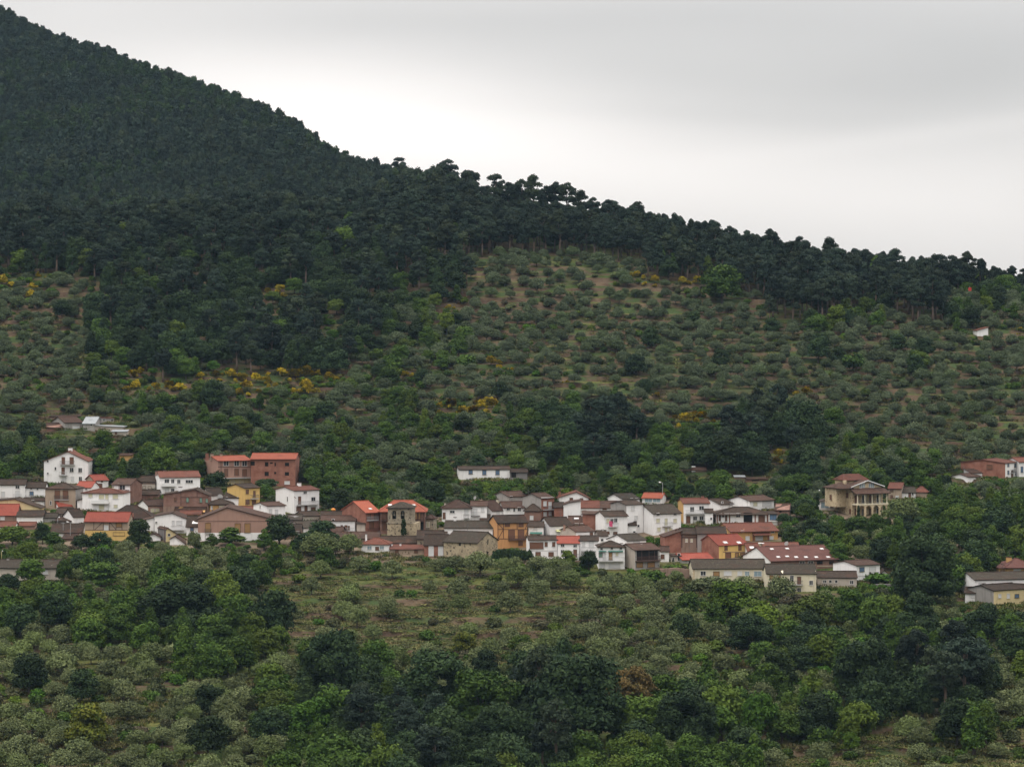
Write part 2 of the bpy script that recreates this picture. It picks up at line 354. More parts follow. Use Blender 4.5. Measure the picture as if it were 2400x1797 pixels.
def slab(mb, A, B, C_, D_, th=.16, nx=1, ny=1, jit=0.0, seed=0):
    """roof plane A,B (eave) D,C (ridge), as a thin sagging sheet with thickness"""
    A, B, C_, D_ = map(Vector, (A, B, C_, D_)); n = (B - A).cross(D_ - A)
    if n.length < 1e-6: n = (B - A).cross(C_ - A)
    n.normalize(); top = []; bot = []; rr = random.Random(seed)
    sag = [[0 if j in (0, ny) and i in (0, nx) else rr.uniform(-1, .6) * jit for i in range(nx + 1)] for j in range(ny + 1)]
    for j in range(ny + 1):
        for i in range(nx + 1):
            s, t = i / nx, j / ny; p = (A * (1 - s) + B * s) * (1 - t) + (D_ * (1 - s) + C_ * s) * t
            p = p + n * sag[j][i]; top.append(p); bot.append(p - n * th)
    m = len(top); g = lambda i, j: j * (nx + 1) + i; fs = []
    for j in range(ny):
        for i in range(nx):
            fs.append((g(i, j), g(i+1, j), g(i+1, j+1), g(i, j+1))); fs.append((m+g(i, j), m+g(i, j+1), m+g(i+1, j+1), m+g(i+1, j)))
    rim = [g(i, 0) for i in range(nx)] + [g(nx, j) for j in range(ny)] + [g(i, ny) for i in range(nx, 0, -1)] + [g(0, j) for j in range(ny, 0, -1)]
    for a, b in zip(rim, rim[1:] + rim[:1]): fs.append((a, m + a, m + b, b))
    mb.poly(top + bot, fs)

PROT = []; FOOT = []
def protect(x0, Y, t, w, d, vtop, vb, l=0.0, back=0.0):
    us = [];
    for a, b in ((0, 0), (w, 0), (0, d), (w, d)):
        X = x0 + a*math.cos(t) - b*math.sin(t); y = Y + a*math.sin(t) + b*math.cos(t); us.append(U0 + F*X/y)
    PROT.append((min(us), max(us), vtop, vb, Y + d*.5)); FOOT.append((x0, Y, math.cos(t), math.sin(t), w, d))
class House:
    def __init__(s, name, label, cat, u0, u1, ve, vr, vb, roof='E', t=0, d=7.0, wall='white', rf='dark', ax=.5, hip=2.5, ov=.35,
                 side=None, Y=None, ve2=None, group=None, jit=.05, low=None, found=3.5, cornice=True, backdrop=0):
        t = R(t); Y = Y or ground_at((u0 + u1) / 2, vb); s.t = t; s.u0 = u0; s.u1 = u1; s.vb = vb
        x0 = (u0 - U0) / F * Y; s.x0 = x0; s.Y = Y
        w = s.lx(u1); s.w = w; s.d = d; s.name = name
        zb = (V0 - vb) / F * Y; s.zb = zb
        ze = s.lz(0, ve) if ve2 is None else s.lz(0, ve); s.ze = ze
        ct, st = math.cos(t), math.sin(t); s.roofk = roof
        protect(x0, Y, t, w, d, min(vr, ve), vb); s.root = empty(name, (x0, Y, zb), t, label, cat, group); s.seed = int(u0 * 31 + vb) & 0xffff
        found = -found; wm = W[wall]; mats = [wm, W[side] if side else wm]
        v = MB(); r = MB(); rm = T[rf]; nx = max(2, int(w / 2.0))
        if roof in ('E', 'H'):
            Yr = Y + w/2*st + d/2*ct; zr = (V0 - vr)/F*Yr - zb; rise = min(max(.7, zr - ze), .75*d/2 + 1.2); zr = ze + rise
            s.zr = zr; k = rise/(d/2); o = ov
        if roof == 'E':
            v.prism([(0, found), (0, ze), (d/2, zr), (d, ze), (d, found)], lambda p, a: (a, p[0], p[1]), 0, w)
            slab(r, (-.25, -o, ze-o*k+.05), (w+.25, -o, ze-o*k+.05), (w+.25, d/2, zr+.05), (-.25, d/2, zr+.05), .16, nx, 3, jit, s.seed)
            slab(r, (w+.25, d+o, ze-o*k+.05), (-.25, d+o, ze-o*k+.05), (-.25, d/2, zr+.05), (w+.25, d/2, zr+.05), .16)
            r.cyl((-.28, d/2, zr+.05), (w+.28, d/2, zr+.05), .14, .14, 6); s.slope = (ze, zr, d/2)
        elif roof == 'H':
            v.box(0, w, 0, d, found, ze); hp = min(hip, w/2 - .3); e = ze - o*k + .05; q = zr + .05
            a, b, c_, d_ = (-o, -o, e), (w+o, -o, e), (w+o, d+o, e), (-o, d+o, e); p1, p2 = (hp, d/2, q), (w-hp, d/2, q)
            slab(r, a, b, p2, p1, .16, nx, 3, jit, s.seed); slab(r, c_, d_, p1, p2); slab(r, b, c_, p2, p2); slab(r, d_, a, p1, p1)
            for A_, B_ in ((p1, p2), (a, p1), (b, p2)): r.cyl(A_, B_, .13, .13, 5)
            s.slope = (ze, zr, d/2)
        elif roof == 'G':
            za = (V0 - vr)/F*(Y + w*ax*st) - zb; zE = ze if ve2 is None else (V0 - ve2)/F*(Y + w*st) - zb; xa = w*ax
            v.prism([(0, found), (0, ze), (xa, za), (w, zE), (w, found)], lambda p, a: (p[0], a, p[1]), 0, d)
            kl = (za-ze)/xa; kr = (za-zE)/(w-xa); o = ov; f0, f1 = -.3, d+.25
            slab(r, (-o, f1, ze-o*kl+.06), (-o, f0, ze-o*kl+.06), (xa, f0, za+.06), (xa, f1, za+.06), .15, 3, 2, jit, s.seed)
            slab(r, (w+o, f0, zE-o*kr+.06), (w+o, f1, zE-o*kr+.06), (xa, f1, za+.06), (xa, f0, za+.06), .15, 3, 2, jit, s.seed+1)
            r.cyl((xa, f0, za+.06), (xa, f1, za+.06), .13, .13, 6); s.zr = za; s.slope = None; s.xa = xa
        elif roof in ('S', 'F'):
            Yr = Y + w/2*st + d*ct; zr = (V0 - vr)/F*Yr - zb if roof == 'S' else ze + .25; zr = max(zr, ze + .25); s.zr = zr; k = (zr-ze)/d; o = ov
            v.prism([(0, found), (0, ze), (d, zr), (d, found)], lambda p, a: (a, p[0], p[1]), 0, w)
            slab(r, (-.2, -o, ze-o*k+.05), (w+.2, -o, ze-o*k+.05), (w+.2, d+.2, zr+.05+.2*k), (-.2, d+.2, zr+.05+.2*k), .14, nx, 3, jit, s.seed)
            s.slope = (ze, zr, d)
        elif roof == 'X':                      # sloped sideways (mono pitch seen from the end): ve left eave, ve2 right
            zE = (V0 - ve2)/F*(Y + w*st) - zb; s.zr = max(ze, zE); s.slope = None
            v.prism([(0, found), (0, ze), (w, zE), (w, found)], lambda p, a: (p[0], a, p[1]), 0, d)
            k = (zE-ze)/w; slab(r, (-.3, -.3, ze-.3*k+.06), (w+.3, -.3, zE+.3*k+.06), (w+.3, d+.3, zE+.3*k+.06), (-.3, d+.3, ze-.3*k+.06), .14, 3, 3, jit, s.seed)
        o_ = v.build('wall', mats, s.root)
        if side:
            me = o_.data
            for p in me.polygons:
                if abs(p.normal.x) > .9: p.material_index = 1
        s.wall = o_; s.roof = r.build('roof', rm, s.root) if r.v else None
        if low:                                # (row where it starts, wall kind)
            zt = s.lz(w/2, low[0]); s.part('lower_wall', MB().box(-.03, w + .03, -.04, d + .01, found + .2, zt), W[low[1]])
    def lx(s, u):
        q = (u - U0) / F; return (q * s.Y - s.x0) / (math.cos(s.t) - q * math.sin(s.t))
    def lz(s, x, v, y=0): return (V0 - v) / F * (s.Y + x*math.sin(s.t) + y*math.cos(s.t)) - s.zb
    def part(s, name, mb, mat, parent=None, loc=None):
        o = mb.build(name, mat, parent or s.root)
        if loc: o.location = loc
        return o
    def win(s, kind, *specs):                  # centre column, centre row, width, height in photo pixels
        k = s.Y / F
        for (u, v, w, h) in specs:
            x = s.lx(u); z = s.lz(x, v); fm, pm = wmesh(kind if kind != 'D' else 's', w*k/math.cos(s.t), h*k, 0)
            x = min(max(x, .5), s.w - .5)
            nm = 'door' if (h > 1.45*w and h*k > 1.75) else 'window'
            if fm:
                o = bpy.data.objects.new(nm, fm); C.objects.link(o); o.parent = s.root; o.location = (x, -.003, z)
                p = bpy.data.objects.new('pane', pm); C.objects.link(p); p.parent = o
            else:
                o = bpy.data.objects.new('window_opening', pm); C.objects.link(o); o.parent = s.root; o.location = (x, -.003, z)
        return s
    def sw(s, kind, *specs):                   # side windows: share of the depth, row, width m, height m
        left = s.t > 0
        for (fr, v, w, h) in specs:
            y = fr*s.d; x = 0 if left else s.w; z = s.lz(x, v, y); fm, pm = wmesh(kind, w, h, 1 if left else 2)
            o = bpy.data.objects.new('window', fm or pm); C.objects.link(o); o.parent = s.root; o.location = (x + (-.003 if left else .003), y, z)
            if fm: p = bpy.data.objects.new('pane', pm); C.objects.link(p); p.parent = o
        return s
    def balc(s, ua, ub, v, kind='rail', h=1.0, dp=.9):
        xa, xb = s.lx(ua), s.lx(ub); z = s.lz(xa, v); mat = {'rail': M_iron, 'white': M_white, 'wood': M_wood, 'light': M_lightrail}[kind]
        o = s.part('balcony', MB().box(xa, xb, -dp, 0.02, z - .16, z), M_slab if kind != 'wood' else M_wood)
        m = MB()
        if kind == 'white': m.box(xa, xb, -dp-.06, -dp, z-.05, z+h*.85); m.box(xa-.06, xa, -dp-.06, 0, z-.05, z+h*.85); m.box(xb, xb+.06, -dp-.06, 0, z-.05, z+h*.85)
        else:
            m.box(xa, xb, -dp+.01, -dp+.06, z+h-.06, z+h); m.box(xa, xb, -dp+.01, -dp+.06, z+.08, z+.12)
            for xx in (xa, xb): m.box(xx-.03, xx+.03, -dp, 0, z+h-.07, z+h-.01)
            n = max(3, int((xb-xa)/.16))
            for i in range(n+1): x = xa + (xb-xa)*i/n; m.box(x-.017, x+.017, -dp+.02, -dp+.05, z, z+h-.05)
        s.part('railing', m, mat, o); return s
    def chim(s, *specs):                       # column, top row, width px, material key, back share
        for (u, vt, wp, mk) in specs:
            x = s.lx(u); k = s.Y/F; y = s.d*.5 if s.roofk in 'EHF' else (s.d*.5 if s.roofk != 'S' else s.d*.75); w = max(.45, wp*k)
            zt = s.lz(x, vt, y)
            if s.roofk == 'G': zb_ = zt - 2.2
            else: zb_ = min(s.zr - 1.2, zt - 1.0)
            m = MB().box(x-w/2, x+w/2, y-w*.4, y+w*.4, zb_, zt-.18); o = s.part('chimney', m, W[mk], s.roof)
            s.part('chimney_cap', MB().box(x-w/2-.1, x+w/2+.1, y-w*.4-.1, y+w*.4+.1, zt-.12, zt-.02).box(x-w*.3, x+w*.3, y-w*.25, y+w*.25, zt-.19, zt-.1), T['brown'], o)
        return s
    def sky(s, *specs, w=.9, h=1.1):
        ze, zr, dd = s.slope
        for (u, v) in specs:
            best = None
            for i in range(41):
                f = .04 + .9*i/40; y = dd*f; z = ze + (zr-ze)*f + .1; x = s.lx2(u, y)
                e = abs((V0 - F*(s.zb + z)/(s.Y + x*math.sin(s.t) + y*math.cos(s.t))) - v)
                if best is None or e < best[0]: best = (e, x, y, z)
            _, x, y, z = best; a = math.atan2(zr-ze, dd)
            m = MB().box(-w/2, w/2, -h/2, h/2, -.05, .10); o = s.part('skylight', m, M_frame, s.roof, (x, y, z)); o.rotation_euler = (a, 0, 0)
            s.part('pane', MB().box(-w/2+.1, w/2-.1, -h/2+.1, h/2-.1, .09, .125), G['w'], o)
        return s
    def lx2(s, u, y):
        q = (u - U0)/F; ct, st = math.cos(s.t), math.sin(s.t)
        return (q*(s.Y + y*ct) - s.x0 + y*st) / (ct - q*st)
    def beams(s, *segs, w=.16, mat=None):      # timber framing on the front: u1,v1,u2,v2
        m = MB()
        for (a, b, c_, d_) in segs:
            xa, xb = s.lx(a), s.lx(c_); za, zb_ = s.lz(xa, b), s.lz(xb, d_); p = Vector((xa, 0, za)); q = Vector((xb, 0, zb_)); dr = (q-p).normalized(); n = Vector((-dr.z, 0, dr.x))*w/2
            m.poly([p-n+Vector((0,-.06,0)), q-n+Vector((0,-.06,0)), q+n+Vector((0,-.06,0)), p+n+Vector((0,-.06,0)), p-n+Vector((0,.02,0)), q-n+Vector((0,.02,0)), q+n+Vector((0,.02,0)), p+n+Vector((0,.02,0))],
                   [(0,1,2,3),(7,6,5,4),(0,4,5,1),(1,5,6,2),(2,6,7,3),(3,7,4,0)])
        s.part('timber_frame', m, mat or M_wood); return s
    def awn(s, ua, ub, v, mat=None, dp=1.0, drop=.3):
        xa, xb = s.lx(ua), s.lx(ub); z = s.lz(xa, v); m = MB(); slab(m, (xa, -dp, z-drop), (xb, -dp, z-drop), (xb, .01, z+.1), (xa, .01, z+.1), .07)
        s.part('awning', m, mat or M_green); return s
    def dish(s, u, v, r=.45):
        x = s.lx(u); y = s.d*.5; z = s.lz(x, v, y); m = MB(); m.cyl((x, y, z-1.6), (x, y, z), .04, .04, 5)
        m.cyl((x, y-.12, z), (x, y+.02, z+.05), r, r*.35, 12); s.part('satellite_dish', m, M_white, s.roof); return s

AERIAL = random.Random(5)
def house(*a, **k):
    h = House(*a, **k)
    if h.roofk in 'EH' and h.w > 5 and AERIAL.random() < .3:
        x = h.w*AERIAL.uniform(.25, .75); y = h.d/2; z = h.zr; m = MB().cyl((x, y, z - .3), (x, y, z + 2.0), .035, .03, 5)
        for q in (1.2, 1.5, 1.8): m.box(x - .45, x + .45, y - .02, y + .02, z + q, z + q + .04)
        h.part('antenna', m, M_iron, h.roof)
    return h

# ================= the village, left part
H = house
H('white_house', 'tall white gable-fronted house standing alone at upper left, two brown attic doors on a balcony', 'house', 103, 206, 1080, 1058, 1133, 'G', 0, 11, 'white', 'rust', ax=.55, ve2=1080) \
 .win('s', (148.5, 1079.6, 7, 16), (168, 1079.6, 8, 16), (148, 1103, 7, 14)).win('d', (168, 1101, 8, 9), (188, 1101.5, 8, 9), (112, 1080.6, 4, 5), (130, 1098, 3, 6), (188.5, 1122, 7, 9), (112, 1109, 3, 4)) \
 .win('w', (151, 1122, 8, 10), (170, 1122, 7, 10)).balc(141, 175, 1088, 'rail').balc(139, 158, 1113, 'light').chim((158.7, 1048, 9, 'white'))
H('white_house', 'long white house at left edge with sagging dark roof and one dark upper window', 'house', -14, 58.7, 1135, 1123, 1170, 'E', 3, 8, 'white', 'dark') \
 .win('d', (41, 1141, 8, 6)).win('w', (41, 1158, 10, 15), (7, 1158, 9, 12)).balc(31, 51, 1166, 'light').chim((20, 1121, 5, 'pink'), (55, 1121, 4, 'pink'))
H('white_house', 'white house with bluish window, left of the brick house with tall brown shutters', 'house', 59, 105, 1142, 1129, 1167, 'E', 0, 7, 'white', 'dark') \
 .win('b', (74, 1156, 8, 8)).win('d', (73, 1145, 4, 4), (88, 1146, 4, 4)).balc(60, 103, 1168, 'light')
H('small_white_house', 'low white outbuilding with a dark strip of roof below the blue-windowed house', 'house', 56, 104, 1173, 1166, 1188, 'E', 0, 5, 'white', 'dark').win('d', (77, 1175, 5, 5))
H('brick_house', 'brown brick house with two tall reddish brown shuttered balcony doors and a hipped dark roof', 'house', 106, 177, 1144, 1131, 1190, 'H', -8, 8, 'tan', 'dark', side='grey', hip=4) \
 .win('s', (134.5, 1160, 11, 22), (153.5, 1160, 11, 22), (133, 1182, 9, 16)).win('d', (119, 1178, 4, 8)).balc(127, 161, 1170, 'rail', h=1.1, dp=.35)
H('white_house', 'white house with a small bright red roof under the tall white gabled house', 'house', 178, 213, 1141, 1128, 1172, 'E', -12, 7, 'white', 'red').win('d', (202, 1146, 4, 4)).win('w', (189, 1160, 6, 9))
H('small_house', 'white cottage with a beige gable end and bright red roof near the tall white house', 'house', 221, 254, 1125, 1112.5, 1148, 'E', 28, 7, 'white', 'red', side='tan').win('s', (235, 1137.6, 7, 8), (239, 1127, 3, 3))
H('white_house', 'white and timber house with two white chimneys and a dark wooden window band', 'house', 262, 305, 1134.5, 1121.5, 1182, 'E', -18, 8, 'white', 'brown', side='brickd') \
 .win('d', (287, 1142, 12, 10)).beams((279, 1148, 303, 1148), (279, 1136, 279, 1148)).balc(291, 302, 1178, 'rail').chim((268, 1122, 5, 'cream'), (297.5, 1125, 4, 'cream')).win('w', (297, 1168, 6, 10))
H('white_house', 'white house with a hipped rust-red roof, cream blinds and a long white balcony', 'house', 193, 289, 1154.5, 1144, 1197, 'H', -6, 9, 'white', 'rust', hip=4.5) \
 .win('c', (212, 1160, 9, 9), (238, 1163.5, 11, 10), (250.5, 1163.5, 6, 12), (270.5, 1163, 11, 10), (238, 1188, 11, 10), (271, 1186, 8, 6)).balc(216, 255, 1179, 'white').chim((256, 1139, 4, 'cream'))
H('white_shed', 'white annex with a one-way slanted top in front of the hipped white house', 'house', 181, 216, 1172, 1163, 1194, 'X', 0, 4.5, 'white', 'dark', ve2=1164).win('d', (197, 1177, 5, 7)).beams((194, 1160, 194, 1192), w=.12)
H('small_red_roof_house', 'tiny white gable with bright red roof in front of the tall-shuttered brick house', 'house', 138, 168, 1186, 1176, 1196, 'E', 22, 5, 'white', 'red')
H('pale_yellow_house', 'pale yellow gable wall at left edge under a thin slanting brown roof', 'house', -20, 95, 1173, 1169, 1208, 'G', 0, 8, 'pale', 'dark', ax=.48, ve2=1190).chim((61, 1190, 4, 'brown'))
H('red_roof_house', 'brown house at left edge with a bright red roof, below the pale yellow gable', 'house', -14, 39, 1206, 1181, 1223, 'E', 0, 8, 'brown', 'red').win('w', (6, 1214, 8, 7))
H('white_house', 'low white house with a dark brown roof below the pale yellow gable wall', 'house', 39, 100, 1209, 1196, 1226, 'E', 0, 8, 'white', 'dark')
H('low_white_house', 'lowest white house at left edge with rusty brown roof above the trees', 'house', -14, 34, 1233, 1222, 1250, 'E', 0, 7, 'white', 'rust')
H('small_house', 'small pinkish house with a red tiled roof among dark roofs at lower left', 'house', 43, 81, 1231, 1223, 1242, 'E', 0, 5, 'pink', 'rust')
H('low_house', 'low house with wide dark weathered roof beside a lamp post, left of the half-timbered house', 'house', 119, 192, 1247, 1227, 1260, 'E', 0, 9, 'white', 'dark').win('w', (128, 1252, 7, 5))
H('shed', 'low brown shed roof right of the trees and just left of the half-timbered yellow house', 'shed', 146, 178, 1262, 1250, 1268, 'S', 0, 5, 'brown', 'brown')
H('low_house', 'low house with a slanting grey roof among the roofs left of the half-timbered house', 'house', 102, 132, 1212, 1202, 1224, 'E', 0, 6, 'grey', 'grey')
H('low_house', 'low cream house with one chimney under a dark roof left of the half-timbered house', 'house', 132, 167, 1203, 1190, 1219, 'E', 0, 7, 'beige', 'dark').chim((147, 1197, 6, 'white'))
H('shed', 'grey shed with a dark slanting front in front of the low cream house', 'shed', 130, 167, 1220, 1209, 1228, 'S', 0, 5, 'greyd', 'dark')
H('white_gable_house', 'narrow white gable house with dark roof touching the half-timbered house on its left', 'house', 172, 197, 1210, 1192, 1229, 'E', 35, 6, 'white', 'dark')
H('half_timbered_house', 'half-timbered house with bright red roof, crossed beams and yellow ground floor', 'house', 199, 299, 1220, 1200, 1267, 'E', -3, 9, 'tan', 'red', low=(1243, 'yellow'), ov=.6) \
 .beams((199, 1222, 299, 1222), (199, 1242, 299, 1242), (220, 1222, 220, 1242), (242, 1222, 242, 1242), (257, 1222, 257, 1242), (222, 1241, 240, 1224), (258, 1224, 272, 1241), (272, 1222, 272, 1242), (286, 1222, 286, 1242)) \
 .win('w', (249, 1236, 8, 11)).win('t', (279, 1228, 12, 13)).win('t', (279, 1251, 26, 7)).chim((304, 1199, 3, 'brick'))
H('wide_roof_house', 'house with a very broad dark weathered roof behind the half-timbered house', 'house', 248, 358, 1213, 1184, 1232, 'H', 0, 11, 'brown', 'dark', hip=5, jit=.1)
H('timber_house', 'brown timber-fronted house with white ground floor and small windows left of the wide balcony house', 'house', 316, 364, 1128, 1115, 1150, 'E', 0, 7, 'brown', 'dark', low=(1135, 'beige')).win('c', (321, 1141, 7, 8)).win('s', (338, 1142, 6, 5), (351, 1142, 6, 5))
H('brick_cottage', 'low worn brick cottage with a mossy dark roof below the brown timber-fronted house', 'house', 318, 371, 1158, 1148, 1171, 'E', 0, 6, 'brickd', 'dark').win('s', (349, 1163, 5, 8))
H('white_gable_house', 'white-gabled house with grey front and two cream windows behind the half-timbered house', 'house', 347, 408, 1184, 1170, 1202, 'E', 30, 7, 'pink', 'brown', side='white').win('c', (357.6, 1196, 7, 9), (368.5, 1196, 7, 9))
H('wide_white_house', 'wide white house with rust-brown roof, a white balcony and a row of three windows', 'house', 375, 469, 1118, 1104, 1162, 'E', 14, 10, 'white', 'rust') \
 .win('d', (391, 1127, 9, 9), (404.7, 1128, 6, 10), (419, 1128, 6, 9), (438, 1128, 5, 7), (443.5, 1128, 5, 7), (449, 1128, 5, 7), (404.7, 1149, 7, 8)).win('w', (391.5, 1148, 8, 8)) \
 .balc(379, 410, 1139, 'white').chim((372, 1103, 5, 'pink'), (425, 1106, 4, 'pink'), (465, 1108, 4, 'pink'), (392, 1101, 8, 'pink'))
H('timber_gable_house', 'worn brick house with a brown timbered gable and three green shutters', 'house', 383, 489, 1158, 1146, 1203, 'G', 0, 8, 'brickd', 'dark', ax=.70, ve2=1160, low=(1186, 'brown')) \
 .win('g', (439.5, 1171, 5, 10), (471, 1172, 5, 10), (485, 1173, 5, 9)).win('s', (411, 1170, 3, 6)).win('c', (435, 1192, 5, 8), (458, 1192, 6, 8)).beams((424, 1165, 489, 1165), (424, 1152, 424, 1184), (462, 1150, 462, 1164)).chim((419, 1140, 8, 'white'))
H('white_house', 'white house with dark roof and square white chimney, behind the small hipped tan house', 'house', 491, 523, 1160, 1143, 1184, 'E', 20, 8, 'white', 'dark', side='white').chim((476, 1142, 7, 'white'))
H('white_house', 'white house with a dark roof attached to the left of the yellow balcony house', 'house', 524, 573, 1165, 1152, 1188, 'E', -12, 7, 'white', 'dark').win('w', (562, 1174, 5, 8)).win('d', (532, 1166, 4, 3), (558, 1166, 4, 3))
H('yellow_house', 'bright yellow house with a pale gable side, dark roof and an iron balcony', 'house', 573, 609, 1143, 1133, 1194, 'E', 42, 8, 'yellow', 'dark') \
 .win('s', (579.5, 1152, 5, 9), (596, 1157, 4, 14), (580, 1176, 7, 10), (595, 1177, 7, 10)).balc(586, 603, 1168, 'rail')
H('tan_apartment_house', 'large unfinished tan house with orange roof, timber bands and a long pale balcony slab', 'building', 511, 588, 1079, 1068, 1141, 'E', 24, 12, 'pink', 'orange', side='pink', ov=.6, low=(1121, 'pale')) \
 .win('d', (530, 1085, 11, 11), (554.5, 1085.5, 11, 11), (573, 1086, 11, 11)).win('D', (530, 1107, 8, 17), (554.5, 1106, 9, 14), (573, 1107, 9, 14)) \
 .win('d', (527, 1132, 8, 9), (546, 1133, 8, 9), (565, 1132, 8, 6)).beams((511, 1094, 588, 1094), (518, 1080, 518, 1120), (588, 1080, 588, 1120)).balc(512, 588, 1120, 'light', h=.1, dp=1.5) \
 .chim((501, 1061, 6, 'brick'), (512, 1062, 7, 'tan'), (534, 1062, 6, 'tan'))
H('brick_apartment_building', 'large unfinished red brick building with orange roof and empty window openings', 'building', 588, 692, 1075, 1062, 1141, 'E', -2, 12, 'brick', 'orange', ov=.5, jit=0) \
 .win('k', (625, 1087.5, 8, 9), (636, 1085, 6, 3), (645, 1088, 4, 8), (672.6, 1088, 10, 8), (625, 1110, 9, 9), (645, 1108, 5, 5), (672.5, 1110, 10, 8), (592, 1085.5, 9, 9)) \
 .win('w', (624, 1131.5, 11, 8), (644, 1131, 6, 7), (673, 1131, 11, 7)).beams((651, 1076, 651, 1141), w=.12, mat=W['brickd'])
H('low_house', 'low dark-roofed house with small cream openings in front of the timbered gable house', 'house', 409, 480, 1201, 1188, 1208, 'E', 0, 6, 'ochre', 'brown', jit=.1)
H('low_house', 'low ochre house with orange-brown eaves beside the pink gabled hall', 'house', 421, 470, 1204, 1199, 1216, 'E', 0, 6, 'ochre', 'rust').win('s', (458, 1210, 6, 5))
H('hipped_tan_house', 'small tan house with brown timber corners and a pointed dark hipped roof', 'house', 492, 545, 1180, 1168, 1206, 'H', 8, 8, 'ochre', 'dark', hip=4, ov=.6) \
 .win('c', (520, 1190, 12, 10)).win('w', (494, 1189, 3, 8)).beams((513, 1182, 513, 1204), (528, 1182, 528, 1196), (492, 1183, 545, 1183), (498, 1182, 498, 1204)).dish(517, 1164, .8)
H('pink_gable_hall', 'very wide pinkish gabled hall with a small round window and brown shutters', 'building', 464, 654, 1215, 1188.5, 1268, 'G', 1.5, 14, 'pink', 'brown', ax=.36, ve2=1219, low=(1248, 'white'), ov=.5) \
 .win('t', (487.5, 1236, 12, 21), (557, 1237, 12, 21), (486, 1261, 9, 12), (580, 1237, 12, 21)).balc(480, 495, 1248, 'rail', dp=.4).beams((464, 1221, 654, 1221), w=.08)
H('rusty_roof_house', 'low house with a rusty brown roof behind the right slope of the pink gabled hall', 'house', 541, 592, 1197, 1186, 1212, 'E', 0, 8, 'brown', 'rust')
H('white_house', 'white house with an iron balcony and dark roof standing before the tall white house', 'house', 626, 669, 1185, 1177, 1228, 'E', 32, 8, 'white', 'brown') \
 .win('w', (634, 1199, 6, 12), (648, 1200, 6, 12)).balc(638, 656, 1213, 'rail').win('d', (647, 1210, 6, 4)).sw('d', (.5, 1187, .5, .9))
H('small_shed', 'tiny cream shed with a bright red curved roof against the white balcony house', 'shed', 602, 618, 1198, 1193, 1208, 'E', 0, 3, 'cream', 'red')
H('tall_white_house', 'tall white house with rust roof, brown shutters and a square white chimney', 'house', 689, 748, 1149, 1139, 1206, 'E', 38, 9, 'white', 'rust') \
 .win('d', (715, 1154, 7, 5), (734, 1169.5, 8, 9)).win('D', (702, 1173, 6, 18), (717, 1192, 6, 13)).win('s', (700, 1192, 9, 9), (734, 1193, 9, 9), (734, 1169.5, 8, 9)).balc(695, 743, 1183, 'light') \
 .chim((722.6, 1130, 8, 'white')).sw('d', (.35, 1169, .5, 1.2)).awn(689, 690, 1164, M_wood, .9)
H('white_wide_gable_house', 'low white house with long slanting wing, wide gable and a railed balcony', 'house', 362, 437, 1208, 1201.5, 1250, 'G', 0, 9, 'white', 'brown', ax=.55, ve2=1215, ov=.25) \
 .win('w', (406, 1225, 5, 10), (420, 1225, 12, 9)).balc(403, 431, 1241, 'light').win('d', (366, 1224, 3, 3))
H('white_wing', 'slanting white wing left of the wide-gabled white house', 'house', 314, 361, 1223, 1210, 1248, 'X', 0, 8, 'white', 'brown', ve2=1212)
H('small_white_house', 'small white house with one bluish window between the wide gable and the pink hall', 'house', 437, 464, 1233, 1209, 1256, 'E', 0, 8, 'white', 'dark').win('b', (450, 1240, 7, 7))
H('yellow_gable_shed', 'small yellow gable with a dark square window below the wide-gabled white house', 'house', 389, 438, 1240, 1237, 1270, 'G', 24, 7, 'pale', 'brown', ax=.1, ve2=1264, side='greyd', ov=.2).win('d', (396, 1253, 5, 5))
H('white_gable_shed', 'lowest white slanting gable below the small yellow gable', 'shed', 398, 440, 1262, 1256, 1278, 'G', 0, 5, 'white', 'brown', ax=.3, ve2=1278, ov=.2)
H('small_white_shed', 'small rounded white wall left of the small yellow gable', 'shed', 352, 376, 1253, 1250, 1268, 'G', 0, 4, 'white', 'brown', ax=.4, ve2=1258, ov=.15)
# ---- middle: church quarter
H('low_grey_house', 'low weathered house with a grey lichened roof right of the pink hall', 'house', 671, 706, 1217, 1205, 1228, 'E', 0, 8, 'greyd', 'grey', jit=.1)
H('low_beige_house', 'low beige-fronted house with dark roof below the tall white house', 'house', 710, 750, 1208, 1198, 1222, 'E', 18, 8, 'beige', 'dark')
H('low_dark_house', 'dark-roofed house behind the long white house with white chimneys', 'house', 752, 800, 1212, 1198, 1226, 'E', 0, 7, 'brown', 'dark').chim((791, 1205, 4, 'white'))
H('low_white_house', 'low white house with wide dark roof seen over the trees right of the pink hall', 'house', 711, 768, 1235, 1220, 1249, 'E', 40, 8, 'white', 'grey', ov=.5).win('w', (750, 1238, 8, 4))
H('low_dark_house', 'low broad dark-roofed house behind trees at the right foot of the pink hall', 'house', 656, 704, 1246, 1228, 1262, 'E', 0, 9, 'brown', 'dark').win('w', (697, 1248, 8, 6))
H('brown_roof_shed', 'small brown-roofed shed right of the low white house behind the trees', 'shed', 770, 799, 1246, 1234, 1256, 'E', -10, 6, 'brown', 'brown')
H('long_white_house', 'long low white house with brown openings left of the brick building', 'house', 752, 832, 1219, 1208, 1246, 'E', -3, 8, 'white', 'brown') \
 .win('s', (801, 1235, 4, 9), (811, 1237, 5, 12), (817.5, 1237, 4, 9), (782, 1233, 9, 6)).win('d', (781, 1218, 5, 3)).chim((824, 1208, 6, 'white')).balc(793, 833, 1244, 'light')
H('small_white_wall_house', 'pale narrow wall house between the long white house and the brick building', 'house', 836, 856, 1226, 1222, 1252, 'F', 0, 5, 'beige', 'dark')
